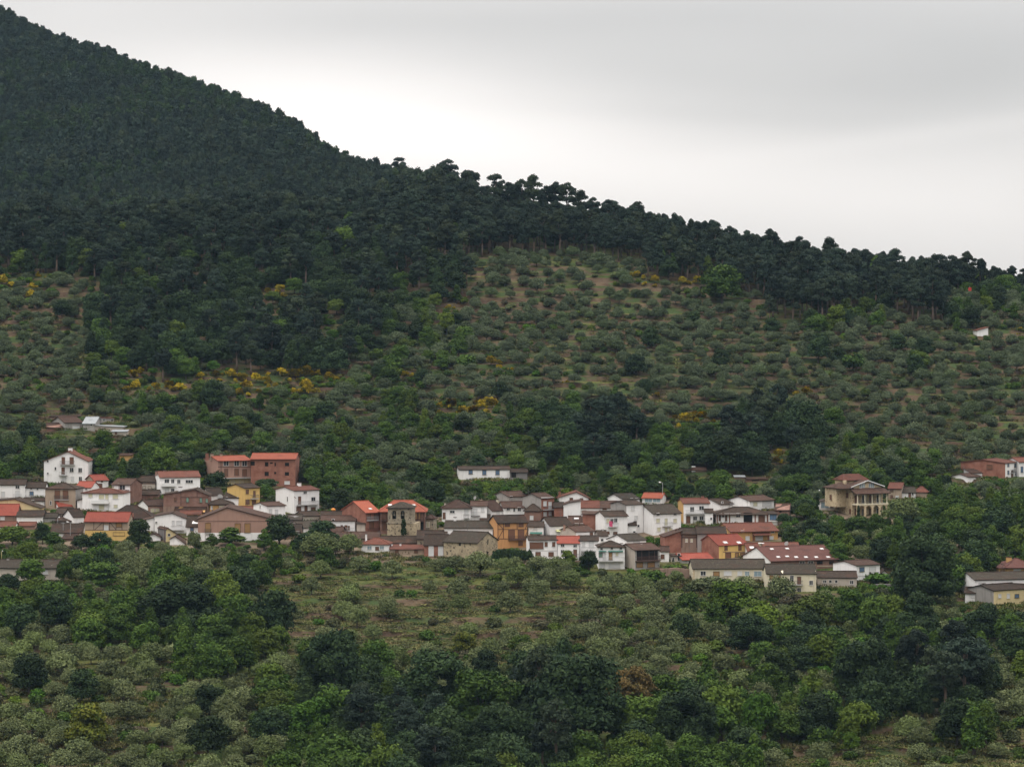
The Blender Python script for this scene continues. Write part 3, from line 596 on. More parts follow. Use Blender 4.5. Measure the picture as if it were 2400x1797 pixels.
H('brick_building', 'red brick building left wing with orange roof and skylight behind the bell tower', 'building', 857, 890, 1200, 1174, 1252, 'E', 32, 13, 'brick', 'orange', jit=0, ov=.5) \
 .beams((859, 1203, 888, 1203), (860, 1203, 860, 1218), (868, 1203, 868, 1218), (877, 1203, 877, 1218), (886, 1203, 886, 1218), w=.14).win('s', (866, 1208, 5, 9), (880, 1208, 5, 9), (871, 1229, 9, 17)).balc(859, 886, 1219, 'light', dp=.5).balc(859, 887, 1246, 'wood').sky((868, 1192), w=.8, h=.8)
H('long_orange_roof_building', 'long building with an orange-red roof and wooden galleries behind the bell tower', 'building', 891, 996, 1197, 1172, 1252, 'H', 0, 12, 'brickd', 'orange', hip=3.5, jit=0, ov=.6) \
 .win('s', (901, 1207, 10, 17), (901, 1231, 8, 18)).beams((892, 1200, 996, 1200), (972, 1200, 972, 1219), (979, 1200, 979, 1219), (986, 1200, 986, 1219), (993, 1200, 993, 1219), w=.2).win('t', (975, 1208, 6, 16), (984, 1208, 6, 16)) \
 .balc(967, 993, 1219, 'wood').balc(892, 908, 1219, 'wood').win('k', (984, 1234, 18, 22)).sky((914, 1183), (969, 1184), w=1.0, h=.9)

def bell_tower():
    Y = ground_at(940, 1268); k = Y / F; x0 = (909 - U0)*k; zb = (V0 - 1268)*k; z = lambda v: (V0 - v)*k - zb; x = lambda u: (u - U0)*k - x0
    r = empty('bell_tower', (x0, Y, zb), R(-6), 'square stone bell tower with two arched openings holding bells and a low dark roof', 'tower')
    w = x(966); d = w; protect(x0, Y, R(-6), w + 2, d, 1177, 1268)
    # lower stage and broad buttress
    MB().box(-.15, x(976), -.15, d + 2, -4, z(1226)).build('lower_wall', W['stone'], r)
    # belfry stage with two real arched openings: front wall built round them
    zt = z(1191); z0 = z(1226); sill = z(1216); spring = z(1200.5); m = MB(); cx = [x(924), x(944)]; hw = 4.6*k
    m.box(0, w, .9, d, z0, zt)                                   # body behind the openings
    cols = [0, cx[0]-hw, cx[0]+hw, cx[1]-hw, cx[1]+hw, w]
    for a, b in ((0, 1), (2, 3), (4, 5)): m.box(cols[a], cols[b], 0, .9, z0, zt)
    for c in cx:
        m.box(c-hw, c+hw, 0, .9, z0, sill); n = 10
        for i in range(n):
            a0 = math.pi*i/n; a1 = math.pi*(i+1)/n; p = [(c+hw*math.cos(a0), spring+hw*math.sin(a0)), (c+hw*math.cos(a1), spring+hw*math.sin(a1))]
            m.poly([(p[0][0], 0, p[0][1]), (p[0][0], 0, zt), (p[1][0], 0, zt), (p[1][0], 0, p[1][1]), (p[0][0], .9, p[0][1]), (p[0][0], .9, zt), (p[1][0], .9, zt), (p[1][0], .9, p[1][1])],
                   [(0, 1, 2, 3), (0, 3, 7, 4)])
    m.build('belfry_wall', W['stoned'], r)
    for c in cx:
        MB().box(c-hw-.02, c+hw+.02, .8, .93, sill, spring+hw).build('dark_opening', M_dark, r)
        b = MB(); pr = [(.0, .5), (.18, .46), (.26, .1), (.33, -.35), (.45, -.5)]
        for i in range(4): b.cyl((c, .4, spring-.3+pr[i][1]), (c, .4, spring-.3+pr[i+1][1]), pr[i][0]+.02, pr[i+1][0], 10)
        b.box(c-hw, c+hw, .34, .46, spring+.22, spring+.34); b.build('bell', M_bronze, r)
    MB().box(-.25, w+.25, -.25, d+.25, zt, zt+.22).build('cornice', W['stoned'], r)
    MB().box(-.28, w+.3, -.28, d+.1, z0-.05, z0+.2).build('string_course', W['stoned'], r)
    rm = MB(); e = zt+.2; q = z(1177); o = .45; a, b, c_, d_ = (-o, -o, e), (w+o, -o, e), (w+o, d+o, e), (-o, d+o, e); p1, p2 = (w*.42, d/2, q), (w*.6, d/2, q)
    slab(rm, a, b, p2, p1, .2, 6, 4, .06, 3); slab(rm, c_, d_, p1, p2); slab(rm, b, c_, p2, p2); slab(rm, d_, a, p1, p1); rm.build('roof', T['grey'], r)
bell_tower()
H('church_annex', 'dark-roofed stone wing between the bell tower and the stone nave', 'church', 978, 1046, 1262, 1243, 1286, 'E', 0, 11, 'stoned', 'dark')
H('stone_church', 'rubble stone church nave with a long dark roof, round window and pointed gable end', 'church', 1040, 1119, 1268, 1245, 1308, 'E', -28, 11, 'stone', 'grey', ov=.35) \
 .win('k', (1078, 1276, 5, 5)).sw('k', (.5, 1270, .5, 1.2), (.48, 1297, .8, 1.3))
H('brick_house', 'red brick house with two tall white-shuttered openings before the church', 'house', 994, 1047, 1276, 1252, 1305, 'E', -4, 9, 'brick', 'dark').win('w', (1010.5, 1290, 10, 24), (1033, 1290, 10, 24)).beams((1010.5, 1278, 1010.6, 1282), w=1.1, mat=W['white'])
H('low_red_roof_house', 'low long house with flat red tiled roof, left of the brick house with white shutters', 'house', 914, 993, 1286, 1276, 1300, 'S', 0, 6, 'tan', 'rust').win('s', (930, 1292, 7, 5), (975, 1292, 8, 5)).chim((917, 1273, 3, 'white'), (937, 1272, 2, 'white'), (992, 1279, 4, 'white'))
H('low_white_house', 'low white house with reddish hipped roof and slim white chimney below the brick building', 'house', 847, 912, 1274, 1260, 1294, 'H', -4, 7, 'white', 'rust', hip=3) \
 .win('l', (866, 1283, 9, 7), (895, 1283, 9, 7)).win('s', (884, 1285, 7, 7)).chim((854.5, 1250, 4, 'white'))
H('low_dark_house', 'low house with a long purple-brown roof below the long white house', 'house', 784, 888, 1261, 1246, 1274, 'E', 0, 9, 'brown', 'brown').chim((801, 1243, 2, 'pink'))
H('low_dark_house', 'low house with a grey-brown roof in front of the bell tower foot', 'house', 889, 977, 1271, 1256, 1283, 'E', 0, 8, 'brown', 'dark').chim((921, 1262, 5, 'white'))
H('stone_chapel', 'tiny stone chapel with an arched niche and hipped roof right of the bell tower', 'chapel', 996, 1016, 1214, 1206, 1246, 'H', -12, 4, 'stoned', 'brown', hip=1.2).win('c', (1003, 1229, 6, 13))
# ================= the village, central part
H('white_house', 'white house with hipped purple-brown roof and a flowered iron balcony, right of the church trees', 'house', 1036, 1103, 1189, 1171, 1224, 'H', -2, 9, 'white', 'brown', hip=5, ov=.5) \
 .win('d', (1060, 1199, 11, 5)).win('s', (1041, 1208, 5, 13)).win('w', (1093, 1200, 8, 12)).balc(1087, 1100, 1213, 'rail').chim((1041, 1177, 4, 'beige'), (1074, 1170, 3, 'pink'))
H('white_house', 'white house with a shaded iron balcony joined to the hipped purple-brown roof house', 'house', 1104, 1141, 1185, 1174, 1222, 'E', 0, 8, 'white', 'brown').win('w', (1114, 1199, 8, 14), (1131, 1194, 7, 8)).balc(1107, 1124, 1207, 'light').beams((1104, 1209, 1125, 1209), w=.2).chim((1127, 1178, 8, 'cream'))
H('white_gable_house', 'white house, gable to the left under dark brown roof, above the orange timber house', 'house', 1154, 1182, 1196, 1173, 1216, 'E', 42, 8, 'white', 'brown').win('w', (1167, 1204, 6, 8)).dish(1135, 1166, .5)
H('white_house', 'white house with three dark windows under a dark brown roof, above the orange timber house', 'house', 1180, 1229, 1189, 1175, 1212, 'E', 10, 8, 'white', 'brown').win('d', (1191, 1193, 7, 5), (1205, 1194, 4, 9), (1217, 1193, 7, 8)).chim((1171, 1169, 5, 'cream'))
H('grey_house', 'plain grey rendered house with gable at left, highest on the left of the central group', 'house', 1193, 1238, 1163, 1151, 1181, 'E', 36, 8, 'grey', 'brown').win('d', (1198, 1165, 6, 5)).chim((1209, 1150, 4, 'grey'))
H('brick_tower_house', 'tall house with a blank grey side wall, red brick front and white shutters', 'house', 1268.6, 1299, 1167, 1155, 1219, 'E', 40, 8, 'brick', 'brown', side='grey') \
 .win('w', (1277, 1180, 7, 10), (1289, 1184, 6, 16), (1277.5, 1204, 6, 9), (1289, 1203, 5, 9)).balc(1272, 1295, 1194, 'rail').beams((1268.6, 1166, 1299, 1166), w=.25, mat=M_white).dish(1296, 1161, .4)
H('brick_house', 'brown brick house with a dark hipped roof beside the blank grey wall', 'house', 1229, 1267, 1196, 1181, 1226, 'H', -4, 7, 'brickd', 'dark', hip=2.5).win('w', (1246, 1213, 7, 9))
H('long_white_house', 'long white building with a grey roof and peeling wall behind the stone church', 'building', 1042, 1158, 1236, 1220, 1277, 'E', -4, 9, 'white', 'grey', side='white').chim((1063, 1211, 6, 'white'))
H('dark_gable_shed', 'dark lean-to shed between white houses above the long white building', 'shed', 1125, 1148, 1222, 1205, 1228, 'S', 0, 6, 'greyd', 'dark')
H('orange_timber_house', 'orange half-timbered house with wooden balcony doors above a dark hedge', 'house', 1166, 1237, 1224, 1207, 1287, 'E', 16, 8, 'orange', 'dark', ov=.45) \
 .beams((1166, 1240, 1237, 1240), (1166, 1262, 1237, 1262), (1167, 1226, 1167, 1262), (1180, 1226, 1180, 1262), (1236, 1226, 1236, 1262), (1212, 1226, 1212, 1240), (1168, 1261, 1179, 1242), (1168, 1227, 1179, 1239), (1237, 1242, 1229, 1261), (1231, 1239, 1236, 1227)) \
 .win('s', (1189, 1228.5, 11, 9), (1221, 1229, 11, 9), (1199, 1251, 13, 22), (1221, 1251, 13, 22), (1220, 1273, 8, 9)).balc(1191, 1233, 1264, 'wood').chim((1178, 1212, 5, 'orange'), (1234, 1212, 4, 'orange')).sw('s', (.5, 1248, .5, 1.4))
H('small_white_house', 'small white house with a green awning right of the orange timber house', 'house', 1239, 1274, 1233, 1222, 1266, 'E', 0, 7, 'white', 'dark').awn(1242, 1271, 1247).win('w', (1245, 1257, 6, 12), (1255, 1238, 7, 3)).win('s', (1262, 1256, 6, 5))
H('white_house', 'white house with an arched white dormer on its dark roof and a striped yellow awning', 'house', 1289, 1340, 1231, 1212, 1262, 'E', 22, 8, 'white', 'dark').awn(1302, 1330, 1242, M_yel).chim((1318, 1216, 8, 'white'), (1333, 1213, 4, 'white')).win('d', (1334, 1235, 3, 4))
H('white_house', 'long white two-storey house with big brown glazed loggia at the front of the village', 'house', 1240, 1306, 1265, 1255, 1312, 'E', 5, 8, 'white', 'dark', ov=.3) \
 .win('s', (1257.6, 1278, 30, 15)).win('s', (1280, 1275, 5, 9), (1297.5, 1275, 5, 9), (1261, 1298, 10, 9), (1291.5, 1298.5, 10, 9)).beams((1240, 1290, 1306, 1290), w=.1, mat=M_slab)
H('white_house', 'white house with a bright red roof and white chimney in the front row', 'house', 1307, 1357, 1272, 1256, 1313, 'E', 0, 8, 'white', 'red') \
 .win('d', (1318.6, 1278, 7, 6), (1348, 1279, 7, 6), (1318.5, 1292, 7, 8)).win('D', (1348, 1297, 7, 18)).balc(1341, 1356, 1306, 'rail').chim((1331, 1257, 7, 'white'))
H('white_house', 'white house with a wide railed balcony in the front row right of the red roof', 'house', 1358, 1402, 1266, 1255, 1312, 'E', 0, 8, 'white', 'dark') \
 .win('w', (1368, 1275, 6, 10), (1386, 1276, 11, 12), (1370, 1299, 8, 10), (1388, 1299, 9, 9)).balc(1363, 1396, 1290, 'light').awn(1362, 1397, 1290.5, M_lightrail, .9, .25)
H('white_row_house', 'white row house with two green awnings and a long railed balcony', 'house', 1403, 1464, 1281, 1267, 1334, 'H', 3, 8, 'white', 'dark', hip=3) \
 .awn(1403, 1421, 1291, M_green, .5, .1).awn(1425, 1460, 1291, M_green, .5, .1).win('g', (1407, 1300, 7, 9)).win('w', (1416, 1304, 5, 17)).win('t', (1431, 1303, 7, 16)).win('c', (1446, 1298, 6, 8)) \
 .win('d', (1410, 1286, 5, 4), (1434, 1285, 6, 4), (1455, 1285, 6, 4)).win('w', (1411, 1325, 13, 12), (1440, 1325, 26, 10)).balc(1403, 1461, 1314, 'light')
H('stone_balcony_house', 'brown-grey house with a deep dark balcony at the right end of the front row', 'house', 1488, 1546, 1288, 1273, 1337, 'E', 28, 9, 'grey', 'brown', side='beige', ov=.5) \
 .win('k', (1517, 1300, 50, 24)).win('t', (1499, 1323, 14, 12), (1526, 1323, 16, 12)).balc(1489, 1545, 1314, 'wood', h=1.1, dp=1.0).chim((1478, 1272, 4, 'white')).beams((1490, 1289, 1545, 1289), (1504, 1289, 1504, 1312), (1521, 1289, 1521, 1312), (1534, 1289, 1534, 1312), w=.15)
H('small_white_house', 'narrow white annex with a brown window right of the deep dark balcony', 'house', 1548, 1568, 1291, 1280, 1318, 'E', 0, 6, 'white', 'brown').win('s', (1553, 1304, 8, 9))
H('white_gable_house', 'white house with gable at left and a plain grey roof with a white edge wall', 'house', 1470, 1514, 1266, 1251, 1303, 'E', 38, 8, 'white', 'grey').win('w', (1492, 1271, 15, 5)).chim((1509, 1249, 6, 'white'))
H('small_white_house', 'small white house with a hooded chimney on its dark roof, mid village', 'house', 1404, 1424, 1255, 1243, 1284, 'E', 8, 7, 'white', 'dark').win('d', (1411, 1265, 5, 5)).chim((1418, 1240, 5, 'white'))
H('white_gable_house', 'white house with gable toward the left and a blank beige end wall, mid village', 'house', 1350, 1393, 1245, 1232, 1285, 'E', 30, 8, 'white', 'brown', side='beige').win('s', (1386, 1251, 6, 7)).chim((1341, 1228, 4, 'pink'))
H('brown_roof_house', 'brown-roofed house with pale windows and a green skylight, mid village', 'house', 1334, 1368, 1227, 1209, 1246, 'E', 0, 8, 'brown', 'brown').win('c', (1352, 1229, 9, 5), (1366, 1229, 6, 5)).sky((1351, 1215), w=1.3, h=.8)
H('brick_wall_house', 'large blank red brick wall house in the middle of the village', 'house', 1366, 1409, 1204, 1200, 1246, 'F', 0, 8, 'brick', 'brown').chim((1365, 1204, 4, 'white'))
H('white_balcony_house', 'white house with a pink cloth over its balcony rail and three windows', 'house', 1417, 1471, 1209, 1197, 1262, 'E', 16, 8, 'white', 'dark') \
 .win('c', (1425, 1220, 6, 8)).win('d', (1434, 1221, 7, 11), (1443, 1219, 6, 8)).balc(1425, 1447, 1234, 'light').chim((1467, 1197, 5, 'greyd')).win('s', (1425, 1248, 5, 6), (1442, 1249, 8, 6))
H('white_wing_house', 'low white wing with one shuttered window below the slim white tower house', 'house', 1450, 1491, 1230, 1224, 1256, 'E', 0, 5, 'white', 'dark').win('c', (1468, 1242, 7, 9)).win('d', (1487, 1246, 5, 3))
H('white_tower_house', 'slim four-storey white house with a grey side wall, tallest of the central group', 'house', 1468, 1508, 1182, 1175, 1254, 'E', 35, 7, 'white', 'dark', side='grey') \
 .win('w', (1483, 1191, 7, 8), (1490.5, 1213, 7, 9)).win('d', (1496, 1232, 5, 5), (1477, 1236, 8, 2))
H('white_block', 'blank white gable block with slanted top behind the brick wall house', 'house', 1321, 1361, 1182, 1177, 1224, 'G', 0, 7, 'white', 'brown', ax=.35, ve2=1173, ov=.15)
H('brick_cottage', 'low brick cottage with dark roof left of the blank white gable block', 'house', 1299, 1320, 1188, 1177, 1220, 'E', 0, 7, 'brick', 'dark')
H('dark_roof_house', 'white house with a long dark red roof right of the blank white gable block', 'house', 1362, 1404, 1189, 1173, 1206, 'E', 0, 9, 'white', 'rust').win('s', (1370, 1199, 8, 5))
H('white_house', 'white house with sagging brown roof and two vents left of the slim tower house', 'house', 1402, 1456, 1189, 1174, 1204, 'E', 0, 8, 'white', 'brown').win('s', (1417, 1192, 8, 4)).chim((1434, 1178, 4, 'white'), (1445, 1176, 4, 'white'))
H('white_gable_house', 'white house with red-edged gable and slim brick chimney at the back of the central group', 'house', 1307, 1379, 1166, 1152.5, 1182, 'G', 0, 9, 'white', 'rust', ax=.61, ve2=1166, ov=.7).win('s', (1339, 1170, 7, 6), (1363, 1170, 6, 5)).chim((1312, 1150, 5, 'brick'))
H('white_house', 'white house with gable at left and a grey-brown roof beside the orange-roofed glazed room', 'house', 1459, 1499, 1169, 1156, 1190, 'E', 34, 8, 'white', 'grey').win('w', (1480, 1171, 6, 6), (1492, 1171, 6, 6)).beams((1472, 1155, 1499, 1155), w=.01)
H('glazed_annex', 'white annex with bright orange roof and bluish glazed windows', 'house', 1505, 1550, 1166, 1155, 1183, 'E', -14, 7, 'white', 'orange', jit=0).win('l', (1520, 1172, 16, 9), (1539, 1172, 16, 9))
H('white_house', 'large white house with grey mossy roof, cream shutters and a small balcony', 'house', 1531, 1596, 1203, 1182, 1256, 'E', 28, 10, 'white', 'grey', ov=.4) \
 .win('c', (1542, 1219.5, 7, 9), (1561, 1223, 6, 15), (1582, 1220, 8, 9), (1544, 1240, 7, 9), (1561, 1244, 6, 16), (1571.5, 1242, 8, 9)).win('d', (1542, 1205, 6, 5), (1582, 1205, 6, 4)).balc(1552, 1573, 1232.5, 'light')
# ================= right part
H('white_house', 'white house with red-brown roof, orange chimney and two storeys of windows', 'house', 1602, 1663, 1179, 1167, 1228, 'E', 7, 9, 'white', 'rust', side='ochre') \
 .win('d', (1622, 1193, 9, 10), (1644, 1190, 10, 8), (1629, 1214, 9, 9), (1644, 1214, 9, 9)).win('s', (1613, 1217, 8, 16)).balc(1607, 1652, 1203, 'light').chim((1654, 1161, 6, 'brick')).beams((1607, 1204, 1652, 1204), w=.25)
H('small_white_house', 'small white block with a dark window against the pillared house', 'house', 1653, 1671, 1200, 1194, 1230, 'E', 0, 5, 'white', 'dark').win('d', (1667, 1215, 3, 5))
H('white_gable_house', 'white half-gable house with dark roof behind the pillared house', 'house', 1688, 1718, 1181, 1168, 1200, 'E', 40, 8, 'white', 'dark').win('d', (1693, 1177, 4, 4))
H('white_gable_house', 'white gabled house with wide windows and a white terrace behind the pillared house', 'house', 1757, 1814, 1173, 1161, 1200, 'E', 38, 9, 'white', 'brown', ov=.5).win('c', (1770, 1181, 9, 8)).win('w', (1797, 1180, 22, 11)).balc(1796, 1816, 1196, 'white').chim((1739, 1176, 5, 'greyd'))
H('pillared_house', 'long low white house with brick-edged pillars, dark openings and wavy dark roof', 'house', 1678, 1802, 1203, 1188, 1228, 'H', 2, 9, 'white', 'dark', hip=5, ov=.9, jit=.12, side='brown') \
 .win('D', (1687, 1212, 4, 16), (1702, 1213, 4, 14)).win('d', (1730, 1207, 8, 8)).win('k', (1753, 1212, 20, 23)).win('D', (1785, 1213, 14, 19)).win('s', (1695, 1207, 3, 7)) \
 .beams((1710, 1203, 1710, 1225), (1770, 1203, 1770, 1225), (1799, 1203, 1799, 1225), (1681, 1203, 1681, 1225), w=.35, mat=W['brick'])
H('brick_ruin', 'tumbledown brick house with a collapsing brown roof right of the pillared house', 'house', 1817, 1850, 1194, 1180, 1222, 'E', -8, 7, 'brickd', 'brown', jit=.2).win('k', (1829, 1198, 5, 6), (1836, 1208, 6, 8))
H('garage', 'dark open garage with a pale floor slab beside the brick ruin', 'garage', 1803, 1822, 1204, 1202, 1230, 'F', 0, 6, 'white', 'dark').win('b', (1812, 1211, 15, 14)).balc(1804, 1822, 1221, 'white', h=.2, dp=.5)
H('yellow_house', 'yellow-orange house with wide maroon roof, small tiled porch and red chimney', 'house', 1711, 1823, 1244, 1225, 1272, 'E', 18, 10, 'ochre', 'rust', ov=.7) \
 .win('w', (1752, 1261, 8, 9), (1779, 1263, 17, 13), (1808, 1262, 9, 11)).win('d', (1740, 1245, 6, 4), (1811, 1246, 6, 4)).awn(1763, 1803, 1249, T['rust'], 1.6, .5).chim((1818, 1226, 5, 'brick')).beams((1766, 1253, 1766, 1270), (1801, 1253, 1801, 1270), w=.5, mat=W['brick'])
H('brown_timber_house', 'brown house with two pale arched windows under dark eaves', 'house', 1597, 1634, 1250, 1237, 1296, 'E', 3, 8, 'brown', 'dark', ov=.5).win('c', (1609, 1266, 4, 8), (1621, 1266, 4, 8)).beams((1597, 1259, 1634, 1259), (1598, 1250, 1598, 1283), (1633, 1250, 1633, 1283), w=.3)
H('grey_house', 'grey rendered house with a long dark roof left of the brick-red gable wall', 'house', 1635, 1702, 1249, 1234, 1298, 'E', 2, 8, 'grey', 'dark', ov=.4).win('w', (1654, 1266, 6, 8))
H('brick_shed_house', 'brick house with a curved slanting side wall left of the brown arched-window house', 'house', 1558, 1597, 1257, 1245, 1296, 'X', 6, 8, 'brick', 'brown', ve2=1244).chim((1590, 1240, 4, 'brickd'))
H('yellow_house', 'yellow house with a brick-red gable side and bright red roof with two skylights', 'house', 1685, 1752, 1277, 1252, 1311, 'E', 30, 10, 'yellow', 'red', side='brick', jit=.02) \
 .win('s', (1701.5, 1283, 6, 11), (1734, 1283, 6, 11)).win('s', (1706.5, 1302, 13, 14)).win('t', (1727, 1300, 8, 10), (1740, 1300, 9, 10)).sky((1700, 1271), (1732, 1271), w=1.1, h=1.0).dish(1689, 1300, .3).beams((1695, 1293, 1752, 1293), w=.18, mat=W['brown'])
H('low_red_roof_house', 'low brick-red outbuilding with a long bright red roof below the grey rendered house', 'house', 1600, 1672, 1311, 1296, 1322, 'E', 20, 8, 'grey', 'red')
H('small_grey_hut', 'small grey hut with dark doorway left of the low bright red roof', 'hut', 1572, 1596, 1302, 1297, 1318, 'F', 0, 4, 'beige', 'dark').win('d', (1578, 1311, 4, 9), (1591, 1305, 5, 16))
H('white_house', 'small white house with maroon tiled roof and one dark window right of the yellow house', 'house', 1754, 1782, 1292, 1272, 1312, 'E', 8, 8, 'white', 'rust').win('d', (1764, 1298, 8, 7)).sky((1762, 1283), w=1.1)
H('maroon_roof_building', 'large building with a broad maroon roof, two rows of skylights and a white gable end', 'building', 1806, 1963, 1313, 1279, 1342, 'E', 20, 17, 'brickd', 'maroon', side='white', ov=.6, jit=0) \
 .sky((1809, 1286), (1845, 1285), (1926, 1286), (1824, 1305), (1845, 1304), (1866, 1305), (1889, 1305), (1913, 1305), (1941, 1305), w=.9, h=.8).win('k', (1921, 1318, 14, 7), (1949, 1318, 13, 7), (1949, 1335, 13, 6), (1921, 1335, 10, 6)) \
 .win('d', (1900, 1318, 12, 6), (1880, 1318, 12, 6)).beams((1915, 1326, 1963, 1326), w=.3, mat=W['tan']).chim((1831, 1278, 5, 'pink')).dish(1876, 1273, .6)
H('long_roof_house', 'house with a long pale brown roof ridge behind the broad maroon roof', 'house', 1790, 1872, 1280, 1271, 1300, 'E', 0, 8, 'brown', 'rust').sky((1784, 1273), w=1.5, h=.6)
H('long_cream_building', 'long low cream building with stone-trimmed windows in the front row at right', 'building', 1624, 1795, 1331, 1310, 1362, 'E', 3, 9, 'cream', 'grey', ov=.35) \
 .win('d', (1648, 1343, 12, 10)).win('t', (1679, 1344, 14, 10)).win('w', (1705.6, 1343, 17, 10), (1733.7, 1343, 9, 10)).win('l', (1751, 1343.5, 9, 10), (1776, 1344, 17, 11)).beams((1626, 1332, 1626, 1360), (1793, 1332, 1793, 1360), w=.5, mat=W['villa'])
H('cream_house', 'cream house with small balcony and dark roof, middle of the long front row at right', 'house', 1797, 1913, 1343, 1321, 1386, 'E', 0, 10, 'cream', 'grey', ov=.3) \
 .win('t', (1808, 1352, 8, 7), (1825, 1351, 8, 6)).win('d', (1856, 1354, 8, 11), (1901, 1365, 8, 10), (1873, 1384, 7, 14)).win('D', (1873, 1360, 7, 18)).balc(1856, 1881, 1369, 'rail')
H('low_white_house', 'low whitewashed house with four small dark windows at the right end of the front row', 'house', 1916, 2008, 1352, 1338, 1378, 'E', -2, 8, 'beige', 'dark', ov=.3).win('d', (1933, 1362, 7, 6), (1946, 1362, 6, 6), (1960, 1362, 6, 6), (1996, 1364, 8, 8))
H('white_house', 'white house with a blue-trimmed window and covered terrace, alone right of the maroon roof', 'house', 2007, 2062, 1324, 1312, 1364, 'E', 34, 9, 'white', 'brown', ov=.4).win('b', (2020, 1334, 11, 10)).win('w', (2045, 1333, 16, 12)).win('d', (2039, 1343, 5, 5), (2056, 1343, 6, 5)).beams((2007, 1349, 2062, 1349), w=.12, mat=M_slab)
H('small_white_house', 'small white gable half hidden by shrubs right of the blue-windowed white house', 'house', 2064, 2082, 1344, 1336, 1356, 'G', 0, 5, 'white', 'grey', ov=.2)

def villa():
    Y = ground_at(2040, 1214); k = Y / F; t = R(26); x0 = (2009 - U0)*k; zb = (V0 - 1214)*k; z = lambda v: (V0 - v)*k - zb
    r = empty('stone_villa', (x0, Y, zb), t, 'honey-coloured stone villa with an arcaded ground floor and columned upper loggia', 'villa')
    w = (2087 - 2009)*k/math.cos(t)*.985; d = 11.5; dp = 2.6; n = 4
    protect(x0, Y, t, w, d, 1117, 1212); z1 = z(1181); z2 = z(1156); ge = z(1141)
    MB().box(0, w, dp, d, -4, z2).build('wall', W['villa'], r)
    MB().box(-3.2, 0, dp+3.0, d, z(1190), z(1146)).build('side_wing', W['villa'], r)
    MB().box(-3.3, w+.2, -.1, dp, -4, .0).build('terrace_base', W['villa'], r)
    MB().box(-.1, w+.1, -.1, dp, z1-.35, z1).build('loggia_floor', W['cream'], r)
    for i in range(5):
        x = .3 + (w-.6)*i/4
        MB().cyl((x, .25, z1), (x, .25, z2-.3), .2, .17, 10).box(x-.27, x+.27, -.02, .52, z2-.32, z2-.1).box(x-.25, x+.25, 0, .5, z1, z1+.2).build('column', W['cream'], r)
    ar = MB(); bw = (w-.6)/4; hw = bw*.38; sp = z1 - .55 - hw
    for i in range(4):
        c = .3 + bw*(i+.5); ar.box(c-bw/2, c-hw, 0, .4, 0, z1-.36); ar.box(c+hw, c+bw/2, 0, .4, 0, z1-.36)
        for j in range(10):
            a0, a1 = math.pi*j/10, math.pi*(j+1)/10; p = (c+hw*math.cos(a0), sp+hw*math.sin(a0)); q = (c+hw*math.cos(a1), sp+hw*math.sin(a1)); zt = z1-.36
            ar.poly([(p[0], 0, p[1]), (p[0], 0, zt), (q[0], 0, zt), (q[0], 0, q[1]), (p[0], .4, p[1]), (p[0], .4, zt), (q[0], .4, zt), (q[0], .4, q[1])], [(0, 1, 2, 3), (7, 6, 5, 4), (0, 3, 7, 4)])
    ar.box(0, .3, 0, .4, 0, z1-.36); ar.box(w-.3, w, 0, .4, 0, z1-.36); ar.build('arcade', W['villa'], r)
    for i, kd in enumerate('sdsd'):
        c = .3 + bw*(i+.5)
        for zz, h in ((1.2, 2.2), (z1+1.15, 2.1)):
            fm, pm = wmesh(kd, 1.2, h, 0); o = bpy.data.objects.new('door', fm); C.objects.link(o); o.parent = r; o.location = (c, dp-.003, zz)
            p = bpy.data.objects.new('pane', pm); C.objects.link(p); p.parent = o
    m = MB(); m.box(.3, w-.3, .12, .17, z1+.85, z1+.92)
    for i in range(int(w/.18)): m.box(.3+i*.18, .33+i*.18, .13, .16, z1, z1+.86)
    m.build('railing', M_iron, r)
    rf = MB(); slab(rf, (-.6, -.6, z2-.1), (w+.6, -.6, z2-.1), (w+.6, dp+.6, z(1145)), (-.6, dp+.6, z(1145)), .2, 8, 2, .02); rf.build('porch_roof', T['brown'], r)
    # broad gable with windows above the loggia
    gw0, gw1 = w*.02, w*.98; gx = (gw0+gw1)/2; zg = z(1128); g = MB(); g.prism([(gw0, z2-.2), (gw0, ge), (gx, zg), (gw1, ge), (gw1, z2-.2)], lambda p, a: (p[0], a, p[1]), dp+.5, d-1); g.build('gable_wall', W['villa'], r)
    g = MB(); kk = (zg-ge)/(gx-gw0); o_ = .7
    slab(g, (gw0-o_, d-.6, ge-o_*kk+.1), (gw0-o_, dp-.2, ge-o_*kk+.1), (gx, dp-.2, zg+.1), (gx, d-.6, zg+.1), .22); slab(g, (gw1+o_, dp-.2, ge-o_*kk+.1), (gw1+o_, d-.6, ge-o_*kk+.1), (gx, d-.6, zg+.1), (gx, dp-.2, zg+.1), .22)
    rr = g.build('roof', T['brown'], r)
    b = MB()
    for a, bb in (((gw0-o_, ge-o_*kk), (gx, zg)), ((gx, zg), (gw1+o_, ge-o_*kk))):
        b.poly([(a[0], dp-.24, a[1]-.1), (bb[0], dp-.24, bb[1]-.1), (bb[0], dp-.24, bb[1]+.14), (a[0], dp-.24, a[1]+.14), (a[0], dp-.18, a[1]-.1), (bb[0], dp-.18, bb[1]-.1), (bb[0], dp-.18, bb[1]+.14), (a[0], dp-.18, a[1]+.14)], [(0,1,2,3),(7,6,5,4),(0,4,5,1),(3,2,6,7)])
    b.build('gable_trim', M_white, r)
    for cx in (gx-1.5, gx+1.5):
        for q in (-.55, .1, .65):
            fm, pm = wmesh('l', .5, 1.2 - .25*abs(q + (.3 if cx < gx else -.3)), 0); o = bpy.data.objects.new('window', fm); C.objects.link(o); o.parent = r; o.location = (cx+q, dp+.497, ge+.15)
            p = bpy.data.objects.new('pane', pm); C.objects.link(p); p.parent = o
